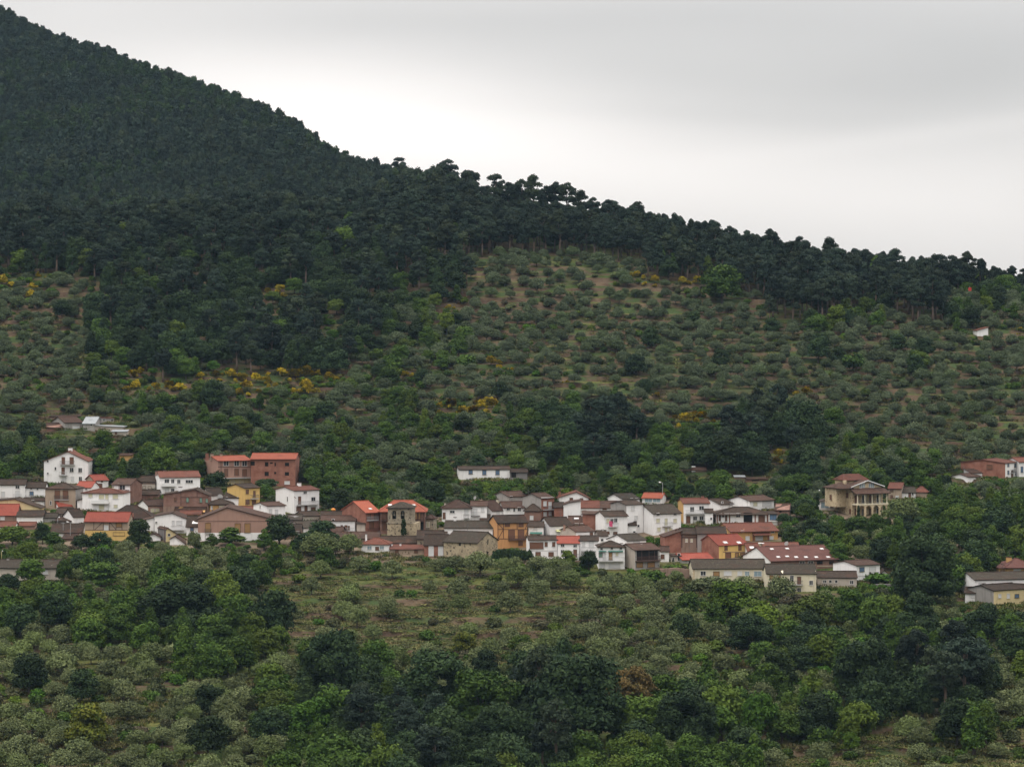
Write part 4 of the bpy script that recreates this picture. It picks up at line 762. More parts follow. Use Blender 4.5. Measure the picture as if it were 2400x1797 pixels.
    top = MB(); ta, tb = w*.0, w*.72; e = z(1128); q_ = z(1117); top.box(ta, tb, d-5, d, z2, e); top.build('upper_wall', W['villa'], r)
    tr = MB(); slab(tr, (ta-.6, d-5.6, e), (tb+.6, d-5.6, e), (tb-1, d-2.4, q_+.3), (ta+1, d-2.4, q_+.3), .2); slab(tr, (tb+.6, d+.6, e), (ta-.6, d+.6, e), (ta+1, d-2.4, q_+.3), (tb-1, d-2.4, q_+.3), .2)
    slab(tr, (tb+.6, d-5.6, e), (tb+.6, d+.6, e), (tb-1, d-2.4, q_+.3), (tb-1, d-2.4, q_+.3)); slab(tr, (ta-.6, d+.6, e), (ta-.6, d-5.6, e), (ta+1, d-2.4, q_+.3), (ta+1, d-2.4, q_+.3)); tr.build('upper_roof', T['rust'], r)
    lr = MB(); slab(lr, (-3.9, 2.2, z(1145)), (.4, 2.2, z(1145)), (1.0, d*.6, z(1131)), (-.5, d*.6, z(1131)), .2, 3, 3, .02); slab(lr, (-3.9, d+.3, z(1145)), (-3.9, 2.2, z(1145)), (-.5, d*.6, z(1131)), (-.5, d*.6, z(1131)), .2); lr.build('wing_roof', T['brown'], r)
    MB().box(-.9, -.1, 5.2, 6.0, z(1150), z(1128)).build('chimney', W['villa'], rr)
    for yy, zz, kd in ((8.5, z(1168), 's'), (5.0, z(1163), 's'), (3.6, z(1200), 's')):
        fm, pm = wmesh(kd, .9, 1.1, 1); o = bpy.data.objects.new('window', fm); C.objects.link(o); o.parent = r; o.location = (-.003 if yy < 5.5 else -3.203, yy, zz)
        p = bpy.data.objects.new('pane', pm); C.objects.link(p); p.parent = o
villa()
H('tan_annex', 'tan house with a red roof directly right of the stone villa', 'house', 2082, 2112, 1144, 1131, 1172, 'E', -14, 9, 'tan', 'rust').win('s', (2090, 1149, 6, 4), (2090, 1163, 5, 5)).win('w', (2103, 1164, 6, 5))
H('small_white_house', 'small white house with a grey roof between two red roofs right of the villa', 'house', 2114, 2146, 1153, 1141, 1170, 'E', 0, 7, 'white', 'grey').win('s', (2132, 1160, 5, 10)).win('d', (2139, 1157, 3, 6))
H('tan_cottage', 'tan cottage with a hipped red roof at the right end of the villa row', 'house', 2147, 2174, 1152, 1140, 1168, 'H', -6, 8, 'tan', 'rust', hip=3)
H('white_garage', 'low white garage with pale doors left of the stone villa', 'garage', 1921, 1961, 1175, 1169, 1195, 'G', 0, 6, 'white', 'grey', ax=.62, ve2=1173).win('l', (1933, 1183, 17, 14)).win('s', (1949, 1182, 5, 13))
H('white_wall_house', 'small white half-gable between the garage and the stone villa', 'house', 1949, 1962, 1152, 1150, 1174, 'X', 0, 5, 'white', 'brown', ve2=1156)
H('brick_and_white_house', 'house at the right edge with a red brick side and white front with blue windows', 'house', 2356, 2388, 1085, 1075, 1122, 'E', 58, 14, 'white', 'rust', side='brick') \
 .win('b', (2363, 1090, 4, 7), (2379, 1091, 4, 8), (2363, 1107, 4, 8), (2381, 1109, 4, 8)).win('D', (2372, 1110, 5, 14)).sw('s', (.35, 1094, 1.6, 1.1)).balc(2368, 2377, 1108, 'rail', dp=.5)
H('white_house', 'white house with a tall blue door at the far right edge beside the brick-sided house', 'house', 2389, 2416, 1082, 1072, 1118, 'E', 20, 8, 'white', 'rust').win('b', (2395, 1100, 5, 13))
H('small_white_house', 'small white gabled cottage with one dark window left of the brick-sided house', 'house', 2270, 2299, 1117, 1109, 1134, 'E', 45, 6, 'white', 'brown').win('d', (2284, 1126, 7, 7))
H('white_lean_to', 'little white lean-to with brown roof touching the brick-sided house', 'shed', 2278, 2302, 1108, 1098, 1120, 'S', 20, 5, 'white', 'brown')
H('large_white_building', 'large white building with long grey roof and a blank gable at lower right', 'building', 2285, 2425, 1358, 1340, 1412, 'E', 14, 10, 'white', 'grey', ov=.3).win('w', (2297, 1370, 6, 9)).win('w', (2296, 1392, 6, 8))
H('cream_house', 'cream house with grey gable end and blue window at the lower right edge', 'house', 2329, 2420, 1383, 1367, 1420, 'E', 34, 9, 'pale', 'dark', side='grey', ov=.3).win('b', (2383, 1396, 9, 8)).win('w', (2343, 1396, 7, 8), (2363, 1396, 7, 9)).chim((2365, 1366, 4, 'white'), (2336, 1366, 6, 'greyd'), (2358, 1366, 4, 'greyd'))
H('small_low_house', 'small low house with dark roof in front of the large white building gable', 'house', 2262, 2287, 1388, 1375, 1412, 'E', -12, 6, 'white', 'dark').win('w', (2279, 1396, 5, 6))
H('orange_villa', 'orange villa with layered maroon roofs above the large white building', 'house', 2360, 2425, 1328, 1308, 1352, 'H', 4, 11, 'ochre', 'maroon', hip=5, ov=.7).win('w', (2384, 1338, 17, 9)).chim((2376, 1304, 12, 'ochre'))
H('orange_porch', 'low orange porch with a hipped maroon roof left of the orange villa', 'house', 2342, 2359, 1330, 1324, 1352, 'H', 0, 5, 'ochre', 'maroon', hip=1.5).win('s', (2346, 1339, 3, 8), (2353, 1339, 3, 8))
H('long_low_building', 'long low pale building with grey roof, alone behind trees at left below the village', 'building', -16, 137, 1329, 1311, 1362, 'E', -2, 10, 'beige', 'grey', ov=.4).win('w', (106, 1340, 12, 9)).chim((10, 1308, 6, 'white'), (116, 1307, 5, 'brickd'))
# outlying farm above the village, upper left
H('farm_barn', 'grey barn with brown roof in the farm group above the village', 'barn', 152, 193, 990, 976, 1014, 'E', 32, 10, 'grey', 'brown').win('w', (178, 1005, 14, 12))
H('farm_barn', 'farm shed with a pale metal sheet roof right of the grey barn', 'barn', 194, 222, 992, 977, 1012, 'E', -6, 10, 'grey', 'metal', jit=.01).win('d', (214, 995, 5, 4))
H('farm_barn', 'long low farm shed with pale flat roof below the red-roofed farm tower', 'barn', 222, 288, 997, 991, 1013, 'X', -4, 8, 'beige', 'metal', ve2=1000, jit=.02)
H('farm_house', 'small two-window farm house with rusty roof, highest of the farm group', 'house', 236, 268, 979, 967, 994, 'X', 26, 6, 'grey', 'rust', ve2=980).win('d', (244, 984, 5, 5), (262, 985, 5, 5))
H('farm_shed', 'half-collapsed brick farm shed with brown roof left of the grey barn', 'shed', 110, 152, 1001, 991, 1016, 'E', 10, 6, 'brickd', 'brown', jit=.18).win('k', (139, 1006, 7, 5))
H('farm_shed', 'small open farm shed with pale roof at the right foot of the farm group', 'shed', 262, 298, 1011, 1007, 1024, 'S', 0, 4, 'beige', 'metal').win('s', (272, 1015, 5, 5))
H('farm_wall_shed', 'long dark brown roofed shed behind the grey barn', 'shed', 117, 188, 975, 970, 984, 'S', 0, 4, 'brown', 'dark')
H('orange_shed', 'little orange-brown shed among bushes right of the tall white house', 'shed', 281, 309, 1066, 1062, 1080, 'S', 0, 4, 'ochre', 'brown')
H('long_white_farmhouse', 'long low white farmhouse with three blue windows alone among trees above the village', 'house', 1076, 1195, 1100, 1095, 1124, 'E', 6, 7, 'white', 'dark', ov=.25).win('b', (1103, 1106, 8, 8), (1135, 1107, 8, 9), (1166, 1107, 8, 9)).chim((1077, 1092, 3, 'white'))
H('grey_shed', 'dilapidated grey shed joined to the right end of the blue-windowed farmhouse', 'shed', 1196, 1236, 1106, 1098, 1124, 'S', 0, 5, 'greyd', 'dark').win('k', (1204, 1112, 12, 13))
H('earth_hut', 'small reddish hut with pale sheet roof in the bare earth patch above the village', 'hut', 1621, 1656, 1101, 1094, 1114, 'S', 0, 4, 'brown', 'brown').win('k', (1627, 1107, 7, 8)).beams((1621, 1104, 1630, 1104), (1621, 1093, 1630, 1093), w=.3, mat=M_white)
H('earth_hut', 'low hut with a bluish sheet roof beside the bare earth bank', 'hut', 1722, 1746, 1117, 1114, 1126, 'S', 0, 4, 'brown', 'metal')
H('earth_hut', 'low flat-roofed hut right of the bluish sheet-roofed hut', 'hut', 1750, 1800, 1122, 1118, 1130, 'S', 0, 4, 'brickd', 'brown').win('k', (1770, 1127, 16, 5))
H('hilltop_hut', 'tiny white hut with red slanting roof among the olive trees at right', 'hut', 2290, 2316, 774, 767, 790, 'X', 8, 5, 'white', 'rust', ve2=767)

# ---- village furniture and small structures
def at(u, v, Y): return ((u - U0)/F*Y, Y, (V0 - v)/F*Y)
def lamp_post(u, vt, vb, label, arm=-.9, mat=None, Y=None):
    Y = Y or ground_at(u, vb); k = Y/F; b = at(u, vb, Y); h = (vb - vt)*k; r = empty('street_lamp', b, 0, label, 'street lamp')
    MB().cyl((0, 0, -1.5), (0, 0, h), .09, .055, 8).build('pole', mat or M_lightrail, r)
    MB().cyl((0, 0, h-.05), (arm*.6, 0, h+.12), .04, .035, 5).build('arm', M_lightrail, r)
    MB().cyl((arm*.5, 0, h+.1), (arm*1.15, 0, h+.16), .13, .19, 8).build('lamp_head', M_white, r)
lamp_post(1553, 1131, 1182, 'tall grey street lamp right of the orange-roofed glazed annex')
lamp_post(165, 1224, 1262, 'pale street lamp standing left of the half-timbered house')
lamp_post(3.5, 1292, 1318, 'small street lamp above the long low building at the left edge', .3, W['pale'])
lamp_post(2091, 1283, 1330, 'street lamp with pale head among trees right of the blue-windowed white house', -1.5)
lamp_post(1917, 1150, 1180, 'thin street pole beside the cypress near the white garage', .5)
lamp_post(135, 1213, 1250, 'thin lamp post among the dark roofs at lower left', .5)
def pole(u, vt, vb, label, mat=None, r_=.11, Y=None):
    Y = Y or ground_at(u, vb); k = Y/F; o = MB().cyl((0, 0, -1), (0, 0, (vb-vt)*k), r_, r_*.8, 7).box(-.5, .5, -.05, .05, (vb-vt)*k-.5, (vb-vt)*k-.4).build('utility_pole', mat or M_wood); o.location = at(u, vb, Y)
    tag(o, label, 'pole')
pole(386, 1231, 1272, 'dark wooden utility pole in front of the small yellow gable')
pole(1238, 1148, 1200, 'slim utility pole beside the grey rendered house at the back of the village', M_iron, .07)
pole(69, 1314, 1372, 'grey utility pole in front of the long low building at left', M_lightrail, .1)
pole(148, 1222, 1258, 'thin utility pole over the dark roofs left of the half-timbered house', M_lightrail, .06)
def stone_pillar():
    Y = ground_at(2276, 1352); k = Y/F; r = empty('stone_column', at(2276, 1352, Y), 0, 'slim weathered stone column rising behind the large white building', 'column'); h = (1352-1296)*k
    MB().cyl((0, 0, 0), (0, 0, h), .32, .22, 8).build('shaft', W['stoned'], r); MB().box(-.6, .6, -.6, .6, -.5, 1.2).box(-.85, .85, -.85, .85, -2, -.5).build('plinth', W['stoned'], r)
    MB().box(-.33, .33, -.33, .33, h, h+.3).build('capital', W['stoned'], r)
stone_pillar()
def retaining(u0, u1, vt, vb, label, wk='stone', Y=None):
    Y = Y or ground_at((u0+u1)/2, vb); k = Y/F; w = (u1-u0)*k; h = (vb-vt)*k; m = MB(); n = 6
    for i in range(n):
        a = w*i/n; m.box(a, w*(i+1)/n, 0, .7, -2, h*(1 - .12*abs(i-2.5)/2.5) )
    o = m.build('retaining_wall', W[wk]); o.location = at(u0, vb, Y); tag(o, label, 'wall')
retaining(2028, 2068, 1229, 1250, 'rounded stone retaining wall just below the villa arcade', 'stone')
retaining(1916, 1944, 1219, 1232, 'short stone retaining wall on the bank left of the villa', 'stone')
retaining(1546, 1616, 1330, 1356, 'dark brown garden wall between the balcony house and long cream building', 'brown')
retaining(2038, 2110, 1368, 1382, 'low grey garden wall under the blue-windowed white house', 'greyd')
retaining(1826, 1950, 1172, 1180, 'brown earth-coloured terrace wall left of the stone villa', 'brown')
def hilltop_frame():
    Y = ground_at(1172, 612); k = Y/F; r = empty('open_shelter', at(1160, 612, Y), 0, 'tiny open shelter frame at the top of the olive grove below the pines', 'shelter'); w = 24*k; h = 18*k
    MB().box(0, w, 0, 2.5, h-.14, h).build('roof', W['grey'], r)
    for x in (0.1, w-.1):
        for y in (.1, 2.4): MB().cyl((x, y, -1), (x, y, h-.2),   .06, .06, 6).build('post', M_wood, r)
    MB().box(.9, w*.6, 1, 1.6, -1, 1.0).build('tank', W['grey'], r)
hilltop_frame()
Yb = ground_at(2273, 706); kb = Yb/F
r_ = empty('red_marker_sign', at(2273, 706, Yb), 0, 'small red marker on a thin post in front of the pine wood at right', 'sign')
MB().cyl((0, 0, -1), (0, 0, 34*kb), .07, .06, 6).build('post', M_lightrail, r_); MB().box(-.5, .5, -.35, .35, 24*kb, 32*kb).build('panel', M_red, r_)
Yc = ground_at(1444, 1262) - 1.3
o = MB(); slab(o, (0, -.3, -.75), (.85, -.3, -.95), (.9, 0, .55), (-.05, 0, .6), .05, 4, 4, .06, 5); o = o.build('pink_cloth', M_pink); o.location = at(1428, 1226, Yc); tag(o, 'bright pink cloth hung over the balcony rail of a white house', 'cloth')
Yo = ground_at(781, 1212); o = MB().cyl((0, 0, -.2), (0, 0, .9), .55, .7, 14).cyl((0, 0, .9), (0, 0, 1.25), .7, .25, 14).build('orange_tank', M_orange); o.location = at(781, 1201, Yo); tag(o, 'round orange tank above the long white house roof', 'tank')

# ---------------------------------------------------------------- vegetation
def leaf_mat(name, c1, c2, c3=None, vary=.25):
    m, N, L, b = new_mat(name, .8, .12)
    at_ = N.new('ShaderNodeAttribute'); at_.attribute_name = 'rnd'; oi = N.new('ShaderNodeObjectInfo')
    c = mixn(N, L, at_.outputs['Fac'], c1, c2)
    if c3: c = mixn(N, L, ramp(N, L, oi.outputs['Random'], .55, 1.0), c, c3)
    m2 = N.new('ShaderNodeMath'); m2.operation = 'FRACT'; m3 = N.new('ShaderNodeMath'); m3.operation = 'MULTIPLY'; m3.inputs[1].default_value = 7.31
    L.new(oi.outputs['Random'], m3.inputs[0]); L.new(m3.outputs[0], m2.inputs[0])
    c = mixn(N, L, 1.0, c, _tint(N, L, m2.outputs[0], 1 - vary, 1 + vary), 'MULTIPLY')
    L.new(c, b.inputs['Base Color']); return m
LEAF = {
 'olive': leaf_mat('olive_leaves', (.040, .055, .021), (.145, .165, .070), (.095, .125, .038), .25),
 'oliveh': leaf_mat('grey_olive_leaves', (.030, .044, .021), (.098, .122, .064), (.060, .085, .034), .25),
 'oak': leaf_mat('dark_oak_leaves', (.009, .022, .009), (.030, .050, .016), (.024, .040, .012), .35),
 'green': leaf_mat('green_leaves', (.017, .042, .006), (.058, .098, .014), (.060, .085, .011), .3),
 'bright': leaf_mat('bright_leaves', (.024, .070, .006), (.062, .122, .013), (.075, .11, .012), .25),
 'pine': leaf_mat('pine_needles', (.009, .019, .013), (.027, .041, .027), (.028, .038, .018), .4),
 'broom': leaf_mat('broom_flowers', (.07, .09, .01), (.52, .37, .016), None, .2),
 'russet': leaf_mat('russet_leaves', (.06, .05, .015), (.13, .085, .03), None, .1),
 'scrub': leaf_mat('scrub_leaves', (.028, .042, .014), (.075, .082, .036), (.07, .055, .035), .3),
 'yellowgreen': leaf_mat('yellow_green_leaves', (.035, .06, .008), (.13, .13, .018), None, .1),
}
BARK = {'olive': plain('olive_bark', (.11, .09, .075), .9, .1), 'oak': plain('oak_bark', (.07, .055, .045), .9, .1), 'pine': plain('pine_bark', (.13, .095, .075), .9, .1)}
# shape: crown width, total height, crown base share, lobes, lobe radius share, leaves, leaf size
SHAPE = {
 'olive':  dict(w=5.3, h=4.1, cb=.17, lobes=15, lr=.235, n=3400, s=.20, fl=.95, bark='olive'),
 'oak':    dict(w=8.0, h=8.0, cb=.16, lobes=24, lr=.185, n=4600, s=.32, fl=.95, bark='oak'),
 'bigoak': dict(w=14.0, h=12.5, cb=.12, lobes=54, lr=.125, n=15000, s=.34, fl=.95, bark='oak'),
 'tall':   dict(w=5.0, h=9.5, cb=.10, lobes=22, lr=.21, n=3400, s=.30, fl=1.2, bark='oak'),
 'pine':   dict(w=7.0, h=13.5, cb=.42, lobes=22, lr=.18, n=4200, s=.30, fl=.75, bark='pine'),
 'slim':   dict(w=4.8, h=12.0, cb=.34, lobes=16, lr=.20, n=2000, s=.36, fl=1.0, bark='pine'),
 'farpine':dict(w=5.6, h=8.0, cb=.15, lobes=10, lr=.26, n=1000, s=.52, fl=.9, bark='pine'),
 'bush':   dict(w=3.2, h=2.2, cb=.0, lobes=9, lr=.27, n=850, s=.26, fl=.8, bark='oak'),
 'broom':  dict(w=3.2, h=2.2, cb=.0, lobes=12, lr=.20, n=700, s=.22, fl=.8, bark='oak'),
 'cypress':dict(w=1.6, h=6.5, cb=.02, lobes=14, lr=.36, n=1500, s=.2, fl=1.7, bark='oak'),
}
def crown_data(sh, seed):
    p = SHAPE[sh]; g = np.random.default_rng(seed); w, h = p['w'], p['h']; z0 = h * p['cb']; ch = h - z0; rl = p['lr'] * w
    C_ = []; tries = 0
    while len(C_) < p['lobes'] and tries < 4000:
        tries += 1
        a = g.uniform(0, 2*math.pi); t = g.uniform(0, 1); zz = z0 + rl*.7 + t * (ch - rl*1.4)
        if sh in ('cypress', 'tall', 'farpine'): rad = (w/2 - rl*.8) * (math.sin(math.pi * min(1, .25 + .8*t)) if sh != 'farpine' else (1.05 - .75*t))
        elif sh == 'slim': rad = (w/2 - rl*.5) * (1.08 - .85*t)
        elif sh in ('pine',): rad = (w/2 - rl*.7) * math.sqrt(max(0, 1 - (2*t - .9)**2)) 
        else: rad = (w/2 - rl*.75) * math.sqrt(max(0.05, 1 - max(0, (t - .3)/.75)**2))
        rr = rad * (g.uniform(.35, 1) ** .6) * g.uniform(.85, 1.12)
        c = np.array([rr*math.cos(a), rr*math.sin(a)*.95, zz])
        if all(np.linalg.norm(c - q[0]) > rl * .62 for q in C_): C_.append((c, rl * g.uniform(.72, 1.22)))
    n = p['n']; per = np.array([q[1]**2 for q in C_]); per = (per/per.sum()*n).astype(int)
    P = []; Nn = []
    for (c, r), m in zip(C_, per):
        d = g.normal(size=(m, 3)); d /= np.linalg.norm(d, axis=1)[:, None]; d[:, 2] = np.where(d[:, 2] < -.35, -d[:, 2]*.6, d[:, 2])
        rad = r * (1 - .30 * g.random(m)**2 + .14 * g.normal(size=m).clip(-1, 1.6)); q = c + d * rad[:, None] * np.array([1, 1, p['fl']]); P.append(q); Nn.append(d)
    P = np.concatenate(P); Nn = np.concatenate(Nn); m = len(P)
    P[:, 2] = np.maximum(P[:, 2], z0*.6 + .15)
    nd = Nn + g.normal(size=(m, 3)) * .55; nd /= np.linalg.norm(nd, axis=1)[:, None]
    t1 = np.cross(nd, g.normal(size=(m, 3))); t1 /= np.linalg.norm(t1, axis=1)[:, None]; t2 = np.cross(nd, t1)
    s = p['s'] * g.uniform(.6, 1.3, m)[:, None]; a = t1 * s; b = t2 * s * .62
    V = np.stack([P - a, P - b, P + a, P + b], 1).reshape(-1, 3)
    # leaf tips lift and darker/lighter sprays: one random value per leaf, correlated inside a lobe
    lob = np.repeat(g.random(len(C_)), per); rnd = np.clip(.55 * g.random(m) + .45 * lob, 0, 1)
    return V, m, rnd, C_, z0
def trunk_mb(sh, C_, z0, seed):
    p = SHAPE[sh]; g = random.Random(seed); mb = MB(); h = p['h']; r0 = .028*h + .05 if sh not in ('pine', 'slim') else .022*h
    top = z0 + (h - z0) * (.55 if sh in ('pine', 'slim', 'farpine', 'cypress', 'tall') else .25); lean = Vector((g.uniform(-.3, .3), g.uniform(-.3, .3), 0)) * (h/9)
    pts = [Vector((0, 0, -1.0)), Vector((0, 0, 0)), Vector((0, 0, top*.5)) + lean*.5, Vector((0, 0, top)) + lean]; rs = [r0*1.4, r0*1.15, r0*.8, r0*.5]
    for i in range(3): mb.cyl(pts[i], pts[i+1], rs[i], rs[i+1], 7)
    if sh in ('bush', 'cypress', 'broom'): return mb
    for c, r in C_[:9]:
        s = pts[2].lerp(pts[3], g.uniform(0, .9)); mb.cyl(s, Vector(c) - Vector((0, 0, r*.3)), r0*.4, r0*.12, 5)
    return mb
CM = {}
def crown_mesh(sh, leaf, var, with_trunk):
    key = (sh, leaf, var, with_trunk)
    if key in CM: return CM[key]
    V, m, rnd, C_, z0 = crown_data(sh, hash_(sh) + var*101)
    me = bpy.data.meshes.new(('crown' if not with_trunk else 'tree')); nv = len(V); tv = []; tf = []
    if with_trunk:
        tb = trunk_mb(sh, C_, z0, var); tv = tb.v; tf = tb.f
    co = np.concatenate([V, np.array([tuple(q) for q in tv]).reshape(-1, 3)]); me.vertices.add(len(co)); me.vertices.foreach_set('co', co.ravel())
    lv = list(range(nv)); ls = list(range(0, nv, 4)); lt = [4]*m
    for f in tf: ls.append(len(lv)); lt.append(len(f)); lv += [nv + i for i in f]
    me.loops.add(len(lv)); me.loops.foreach_set('vertex_index', lv); me.polygons.add(len(ls)); me.polygons.foreach_set('loop_start', ls); me.polygons.foreach_set('loop_total', lt)
    me.update(calc_edges=True)
    at_ = me.attributes.new('rnd', 'FLOAT', 'FACE'); at_.data.foreach_set('value', np.concatenate([rnd, np.zeros(len(tf))]).astype(np.float32))
    me.materials.append(LEAF[leaf]); me.materials.append(BARK[SHAPE[sh]['bark']])
    if tf: me.polygons.foreach_set('material_index', [0]*m + [1]*len(tf))
    tm = None
    if not with_trunk:
        tb = trunk_mb(sh, C_, z0, var); tm = bpy.data.meshes.new('trunk'); tm.from_pydata(tb.v, [], tb.f); tm.materials.append(BARK[SHAPE[sh]['bark']])
    CM[key] = (me, tm); return CM[key]
def hash_(s): return sum(ord(c) * (i + 3) for i, c in enumerate(s)) * 7
NV = 6
# species: shape, leaf, object name, category
SPEC = {
 'oliveh': ('olive', 'oliveh', 'olive_tree', 'olive tree'), 'olive': ('olive', 'olive', 'olive_tree', 'olive tree'), 'oak': ('oak', 'oak', 'oak_tree', 'tree'), 'bigoak': ('bigoak', 'oak', 'oak_tree', 'tree'),
 'green': ('oak', 'green', 'leafy_tree', 'tree'), 'biggreen': ('bigoak', 'green', 'leafy_tree', 'tree'), 'tallg': ('tall', 'green', 'leafy_tree', 'tree'), 'talld': ('tall', 'oak', 'oak_tree', 'tree'),
 'pine': ('pine', 'pine', 'pine_tree', 'pine tree'), 'slim': ('slim', 'pine', 'pine_tree', 'pine tree'), 'farpine': ('farpine', 'pine', 'pine_tree', 'pine tree'),
 'bush': ('bush', 'green', 'green_bush', 'bush'), 'bbush': ('bush', 'bright', 'green_bush', 'bush'), 'scrub': ('bush', 'scrub', 'green_bush', 'bush'), 'obush': ('bush', 'olive', 'green_bush', 'bush'), 'dbush': ('bush', 'oak', 'green_bush', 'bush'),
 'bright': ('oak', 'bright', 'leafy_tree', 'tree'), 'broom': ('broom', 'broom', 'broom_bush', 'bush'), 'russet': ('bigoak', 'russet', 'oak_tree', 'tree'), 'cypress': ('cypress', 'oak', 'cypress', 'cypress'),
 'yellowg': ('oak', 'yellowgreen', 'leafy_tree', 'tree'), 'russetbush': ('bush', 'russet', 'green_bush', 'bush'),
}
def put_tree(sp, x, y, z, sx, sz, rot, var, label, group, parts=True):
    sh, leaf, name, cat = SPEC[sp]; var = var % NV
    if parts:
        me, tm = crown_mesh(sh, leaf, var, False); r = bpy.data.objects.new(name, None); r.empty_display_size = .5
        C.objects.link(r)
        c = bpy.data.objects.new('crown', me); C.objects.link(c); c.parent = r; t = bpy.data.objects.new('trunk', tm); C.objects.link(t); t.parent = r
    else:
        me, _ = crown_mesh(sh, leaf, var, True); r = bpy.data.objects.new(name, me); C.objects.link(r)
    r.location = (x, y, z); r.rotation_euler = (0, 0, rot); r.scale = (sx, sx, sz)
    return tag(r, label, cat, group)

# what grows where: rows of 50 photo pixels from 500 down, columns of 100 pixels, read at each tree's foot
GRID = """
PPPPPPPPPPPPPPPPPPPPPPPP
PPPPPPPPPPPPPPPPPPPPPPPP
DDDDDDDDDPPooooPPPPPPPPP
YODDDDDDDDDoooooPPPPPPPM
ooDDDDDDDMMoooooOOPPPPMM
oODDDDDDDMMOOOOOOOOMMOMO
OODDDDDDDMMOOOOOOOOOOOoO
OOMDGDDDMMMOOOOOOOOOOMOO
OOMMMMMMGMOOOOOOOOOOOOOO
OOOMOMMMOMMMMMMOOOOooOoo
ooooMMOMMMMMMDDMDDDMoooo
MoxxMOMMMMMMGDDGDDDMMooo
GGxGMMMMGOMMMMMGDDDMMMMo
GGGGMMMMMMMGGMGGMMMMGGMM
xxGGxxxMGMxxGGGgggxxxGGM
xxxxxxxxxxxxxxxxxxxMGGGG
GGMOOMGgggooxxxxxxxxGGMG
GMMOMMogggggooOOOOOOMGGG
GGGGGGogggggooOOMGOMMMGG
GGGGGGoggggggoOOMGMOGMMG
OOGGGGGoogggoOOOOMMMMMMM
OOOOGGOGOOOOOOOOOMMGMMDM
OOOOOOMGGMMOOMMOMOMMMDDM
OOOOOOGDDMMMDDGMMGMMDDDM
OOOOOOGGDDDDDDGMGMGGgMMg
OOoOOOOGDDDDDDGGGGggggMg
OOOOOOoGGDDDDGGGMMgggggg
ooOOOOGGGGDDGGGGMggggggg
OOOOOOGGGGGGGGGGgggggggg
""".split()
GRID = [r.ljust(24, r[-1])[:24] for r in GRID]
def cell(u, v, x, y):
    du = float(vnoise(x, y, 22, 21)) * 90; dv = float(vnoise(x, y, 19, 22)) * 40
    i = int((v + dv - 500) // 50); j = int((u + du) // 100); i = min(max(i, 0), len(GRID) - 1); j = min(max(j, 0), 23)
    return GRID[i][j]
MIX = {  # species: weight; radius factor; share of spots filled
 'P': ([('pine', .55), ('slim', .35), ('oak', .06), ('tallg', .04)], .92),
 'D': ([('oak', .56), ('talld', .16), ('pine', .20), ('green', .05), ('dbush', .03)], 1.0),
 'G': ([('green', .42), ('oak', .13), ('bush', .18), ('bbush', .07), ('olive', .10), ('tallg', .08), ('scrub', .03)], .96),
 'M': ([('olive', .40), ('green', .14), ('oak', .09), ('bush', .16), ('scrub', .10), ('bbush', .05), ('tallg', .06)], .90),
 'O': ([('olive', .86), ('bush', .06), ('scrub', .12), ('oak', .02), ('bbush', .01)], .9),
 'o': ([('olive', .80), ('scrub', .08), ('obush', .10), ('bush', .04)], .75),
 'g': ([('olive', .62), ('bush', .22), ('scrub', .2), ('bbush', .08), ('green', .05)], .085),
 'x': ([('bush', .26), ('green', .22), ('olive', .2), ('oak', .16), ('tallg', .08), ('bbush', .08)], .9),
 'Y': ([('olive', .5), ('broom', .14), ('bush', .24), ('bbush', .12)], .8)}
RAD = {'oliveh': 2.75, 'pine': 2.5, 'slim': 1.7, 'oak': 3.0, 'talld': 2.0, 'tallg': 2.0, 'green': 3.0, 'bush': 1.5, 'bbush': 1.4, 'scrub': 1.4, 'obush': 1.4, 'olive': 2.75, 'broom': 1.5, 'bigoak': 5.5, 'biggreen': 5.5,
       'bright': 3, 'russet': 5, 'farpine': 2.2, 'cypress': 1, 'yellowg': 3, 'russetbush': 1.5, 'dbush': 1.5}
TREES = []            # (species, x, y, z, sx, sz, rot, var, label or None)
occ = {}
def free(x, y, r):
    cx, cy_ = int(x // 6), int(y // 6)
    for i in range(cx-2, cx+3):
        for j in range(cy_-2, cy_+3):
            for (a, b, c) in occ.get((i, j), ()):
                if (a-x)**2 + (b-y)**2 < (r + c)**2 * .80: return False
    return True
def mark(x, y, r): occ.setdefault((int(x // 6), int(y // 6)), []).append((x, y, r))
def special(sp, u, vb, wpx, hpx, label, group=None, Y=None):
    Y = Y or ground_at(u, vb); k = Y/F; x = (u-U0)*k; z = float(terrain(x, Y)); sh = SHAPE[SPEC[sp][0]]
    PROT.append((u - wpx*.36, u + wpx*.36, vb - hpx, vb - hpx*(.3 if sp == 'broom' else .5), Y)); mark(x, Y, wpx*k/2*.8); TREES.append((sp, x, Y, z - .1, wpx*k/sh['w'], hpx*k/sh['h'], random.uniform(0, 6.28), random.randrange(NV), label, group))
S = special
# trees one can point to (foot column and row, crown width and height in photo pixels)
S('bigoak', 2172, 1432, 176, 175, 'huge dark round tree left of the large white building at lower right')
S('green', 1693, 712, 95, 88, 'round dark green tree at the top edge of the olive grove under the pines')
S('cypress', 946, 1272, 14, 54, 'dark cypress against the foot of the bell tower', Y=ground_at(940, 1268) - 2.2)
S('cypress', 1916, 1198, 10, 42, 'small cypress left of the white garage')
S('cypress', 2012, 1232, 9, 46, 'thin cypress at the left corner of the villa arcade')
S('bigoak', 425, 1492, 210, 130, 'broad very dark tree at left, biggest in the green belt below the village')
S('oak', 640, 1505, 105, 118, 'dark upright tree at the right end of the green belt below the village')
S('bigoak', 780, 1670, 170, 190, 'tall dark tree in the lower middle left, above the bright green ones')
S('bright', 730, 1740, 110, 105, 'mid-green leafy tree in front of the tall dark tree at lower left centre')
S('bigoak', 1015, 1700, 210, 165, 'broad dark tree left of centre at the bottom of the picture')
